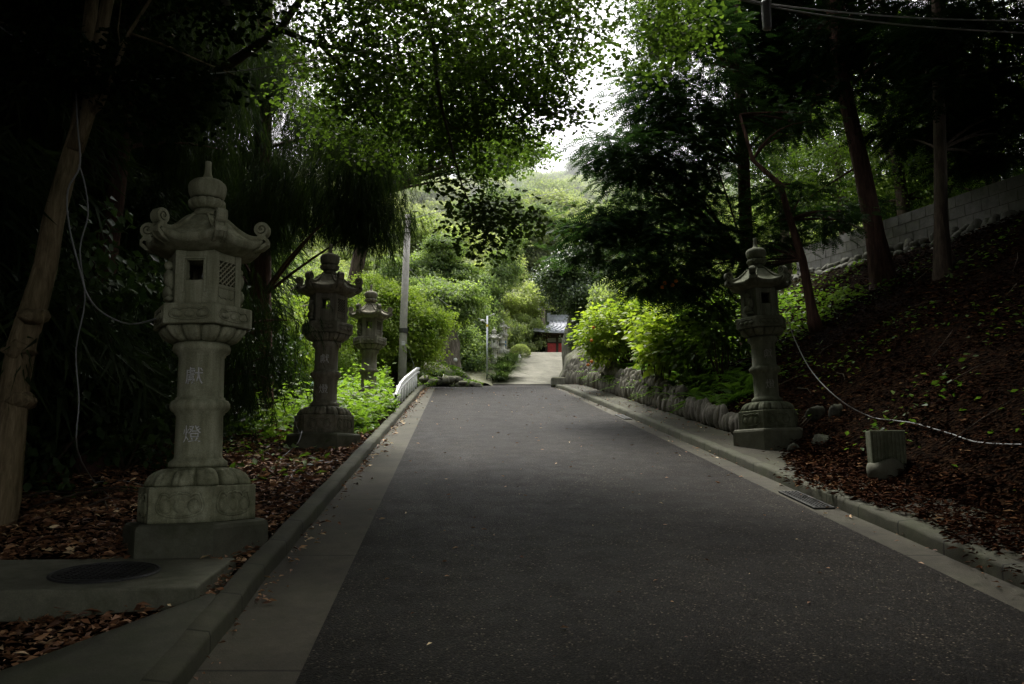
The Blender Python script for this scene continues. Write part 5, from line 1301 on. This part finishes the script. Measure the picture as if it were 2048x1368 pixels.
# fallen sticks left
SGk = 'fallen sticks on the dead leaves'
for i, (a, b_2) in enumerate([((20, 985, 7.2), (150, 965, 7.8)), ((60, 1000, 7.), (230, 962, 7.9)), ((160, 1035, 6.6), (240, 985, 7.4)), ((100, 960, 8), (300, 975, 7.6)), ((180, 985, 7.4), (215, 1040, 6.5)), ((300, 960, 8), (150, 975, 7.7))]):
    p, q = P(*a), P(*b_2); p[2] = float(H(p[0], p[1])) + .04; q[2] = float(H(q[0], q[1])) + .07; mm = (p + q) / 2 + [0, 0, .05]
    m = MB(); m.tube([p - p, (mm - p) + [.04, .02, 0], (q - p)], [.012, .009, .004], 6); tag(m.build('stick', M['bark_dark'], None, p), 'thin crooked fallen stick lying on the dead leaves', 'stick', SGk)

# ------------------------------------------------------------------ cables
def cable(label, pts, r=.006, mat='cable', sag=0., n=40, wig=0., name='cable'):
    pts = [np.asarray(p, float) for p in pts]; L = []
    for i in range(len(pts) - 1):
        k = max(4, n // (len(pts) - 1))
        p0 = pts[max(i - 1, 0)]; p1 = pts[i]; p2 = pts[i + 1]; p3 = pts[min(i + 2, len(pts) - 1)]
        for q in np.arange(k) / k:
            L.append(.5 * ((2 * p1) + (p2 - p0) * q + (2 * p0 - 5 * p1 + 4 * p2 - p3) * q * q + (3 * p1 - p0 - 3 * p2 + p3) * q ** 3) - [0, 0, sag * 4 * q * (1 - q) if len(pts) == 2 else 0])
    L.append(pts[-1]); L = np.array(L)
    m = MB(); m.tube(L - L[0], r, 6); o = m.build(name, M[mat], None, L[0]); return tag(o, label, 'cable')
cable('pale cable looping from the forked trunk down to the platform of the nearest lantern', [P(152, 180, 6.35), P(155, 250, 6.3), P(160, 330, 6.2), P(136, 380, 6.2), P(138, 450, 6.2), P(160, 540, 6.1), P(175, 590, 6.1), P(205, 625, 6.0), P(260, 648, 5.9), P(324, 634, 5.75)], .0065)
cable('pale cable hanging from the forked trunk straight down to the dead leaves', [P(158, 330, 6.25), P(170, 370, 6.2), P(176, 430, 6.15), P(160, 500, 6.1), P(170, 600, 6.2), P(152, 700, 6.3), P(158, 800, 6.4), P(155, 900, 6.6)] + [hit(u_, v_, .03) for u_, v_ in ((190, 965), (215, 990), (235, 1018))], .006)
cable('thin pale cable crossing the dark canopy from the forked tree to the right', [P(205, 165, 6.5), P(400, 150, 7.2), P(620, 122, 8.2), P(860, 75, 9.2), P(1130, 35, 10)], .0065, n=50)
cable('thin pale cable running from the upper left edge to the forked tree', [P(-20, 40, 6), P(50, 88, 6.2), P(120, 135, 6.35), P(165, 160, 6.4)], .006)
cable('upper one of the two pale wires crossing the top right corner', [P(1440, -12, 8), P(1540, 8, 8), P(1700, 26, 8), P(1880, 38, 8), P(2090, 42, 8)], .008)
cable('lower one of the two pale wires crossing the top right corner', [P(1440, -10, 8), P(1545, 14, 8), P(1700, 38, 8), P(1880, 56, 8), P(2090, 68, 8)], .008)
cable('cable from the greenish lantern drooping along the bank to the right edge', [P(1570, 622, 10.9), P(1590, 680, 10.7), P(1625, 745, 10.3), P(1680, 800, 9.9)] + [hit(u_, v_ + 5, .05) for u_, v_ in ((1740, 828), (1790, 836), (1830, 842), (1900, 862), (1960, 880), (2080, 885))], .0065, n=60)
cable('wire from the utility pole up over the hillside to the right', [P(812, 440, 25.5), P(930, 412, 30), P(1060, 395, 35), P(1215, 362, 40)], .012)
cable('wire descending from the utility pole to the lamp pole', [P(812, 530, 25.5), P(870, 590, 32), P(925, 628, 38), P(972, 640, 44)], .012)
cable('guy wire from the utility pole down to the end of the guard rail', [P(808, 640, 25.5), P(815, 690, 25.6), P(832, 742, 25.8)], .010)
cable('loose pale cable lying coiled at the plinth of the second lantern', [P(604, 862, 10.7), P(596, 885, 10.5)] + [hit(u_, v_, .03) for u_, v_ in ((575, 905), (560, 925), (600, 932), (650, 920), (675, 922), (620, 930), (586, 942), (584, 956))], .007)
cable('pale cable trailing across the dead leaves behind the nearest lantern', [hit(u_, v_, .03) for u_, v_ in ((190, 965), (230, 960), (270, 966), (300, 975), (325, 990))], .006)
cable('dark thin cable hanging down beside the shaft of the second lantern', [P(606, 705, 11), P(598, 760, 11), P(588, 830, 10.9), P(600, 868, 10.6)], .004, 'cable_dark')
def insul(label, u, v0, v1, d):
    p = P(u, (v0 + v1) / 2, d); h = (v1 - v0) / 2 * d / F; t = thing('wire_tag', label, 'wire cover', p)
    m = MB(); m.revolve([(.02, -h), (.05, -h * .9), (.055, h * .7), (.03, h)], 10, smooth=False); m.build('sleeve', M['cable'], t)
    m = MB(); m.bar((.03, 0, -h * 1.02), (.055, 0, h), .012); m.build('strip', M['white'], t)
insul('pale sleeve hanging where the two wires meet at the top right', 1533, -10, 66, 8)
insul('small pale insulator at the top edge above the nearest lantern', 452, -14, 8, 7)

# ------------------------------------------------------------------ light
w = bpy.data.worlds.new('World'); scene.world = w; w.use_nodes = True; nt = w.node_tree
for n_ in list(nt.nodes): nt.nodes.remove(n_)
out = nt.nodes.new('ShaderNodeOutputWorld'); bg = nt.nodes.new('ShaderNodeBackground')
sky = nt.nodes.new('ShaderNodeTexSky'); sky.sky_type = 'NISHITA'; sky.sun_disc = False
SE, SA = radians(66), radians(-8)      # sun ahead and slightly to the left
sky.sun_elevation = SE; sky.sun_rotation = SA; sky.air_density = 1.0; sky.dust_density = 4.0; sky.ozone_density = 1.0
hs = nt.nodes.new('ShaderNodeHueSaturation'); hs.inputs['Saturation'].default_value = .10; hs.inputs['Value'].default_value = 3.2
nt.links.new(sky.outputs[0], hs.inputs['Color']); nt.links.new(hs.outputs[0], bg.inputs[0]); bg.inputs[1].default_value = .15
nt.links.new(bg.outputs[0], out.inputs[0])
sl = bpy.data.lights.new('sun', 'SUN'); sl.energy = 3.9; sl.angle = radians(14); sl.color = (1, .96, .88)
so = bpy.data.objects.new('sun', sl); COL.objects.link(so); so.location = (0, 0, 40)
from mathutils import Vector
dv = Vector((sin(SA) * cos(SE), cos(SA) * cos(SE), sin(SE)))      # towards the sun
so.rotation_euler = dv.to_track_quat('Z', 'Y').to_euler()

scene.view_settings.view_transform = 'Standard'; scene.view_settings.look = 'None'; scene.view_settings.exposure = 0; scene.view_settings.gamma = 1
scene.cycles.use_denoising = True
try: scene.cycles.denoiser = 'OPENIMAGEDENOISE'
except Exception: pass
scene.cycles.max_bounces = 8; scene.cycles.diffuse_bounces = 3; scene.cycles.transmission_bounces = 6; scene.cycles.glossy_bounces = 2
scene.cycles.sample_clamp_indirect = 6
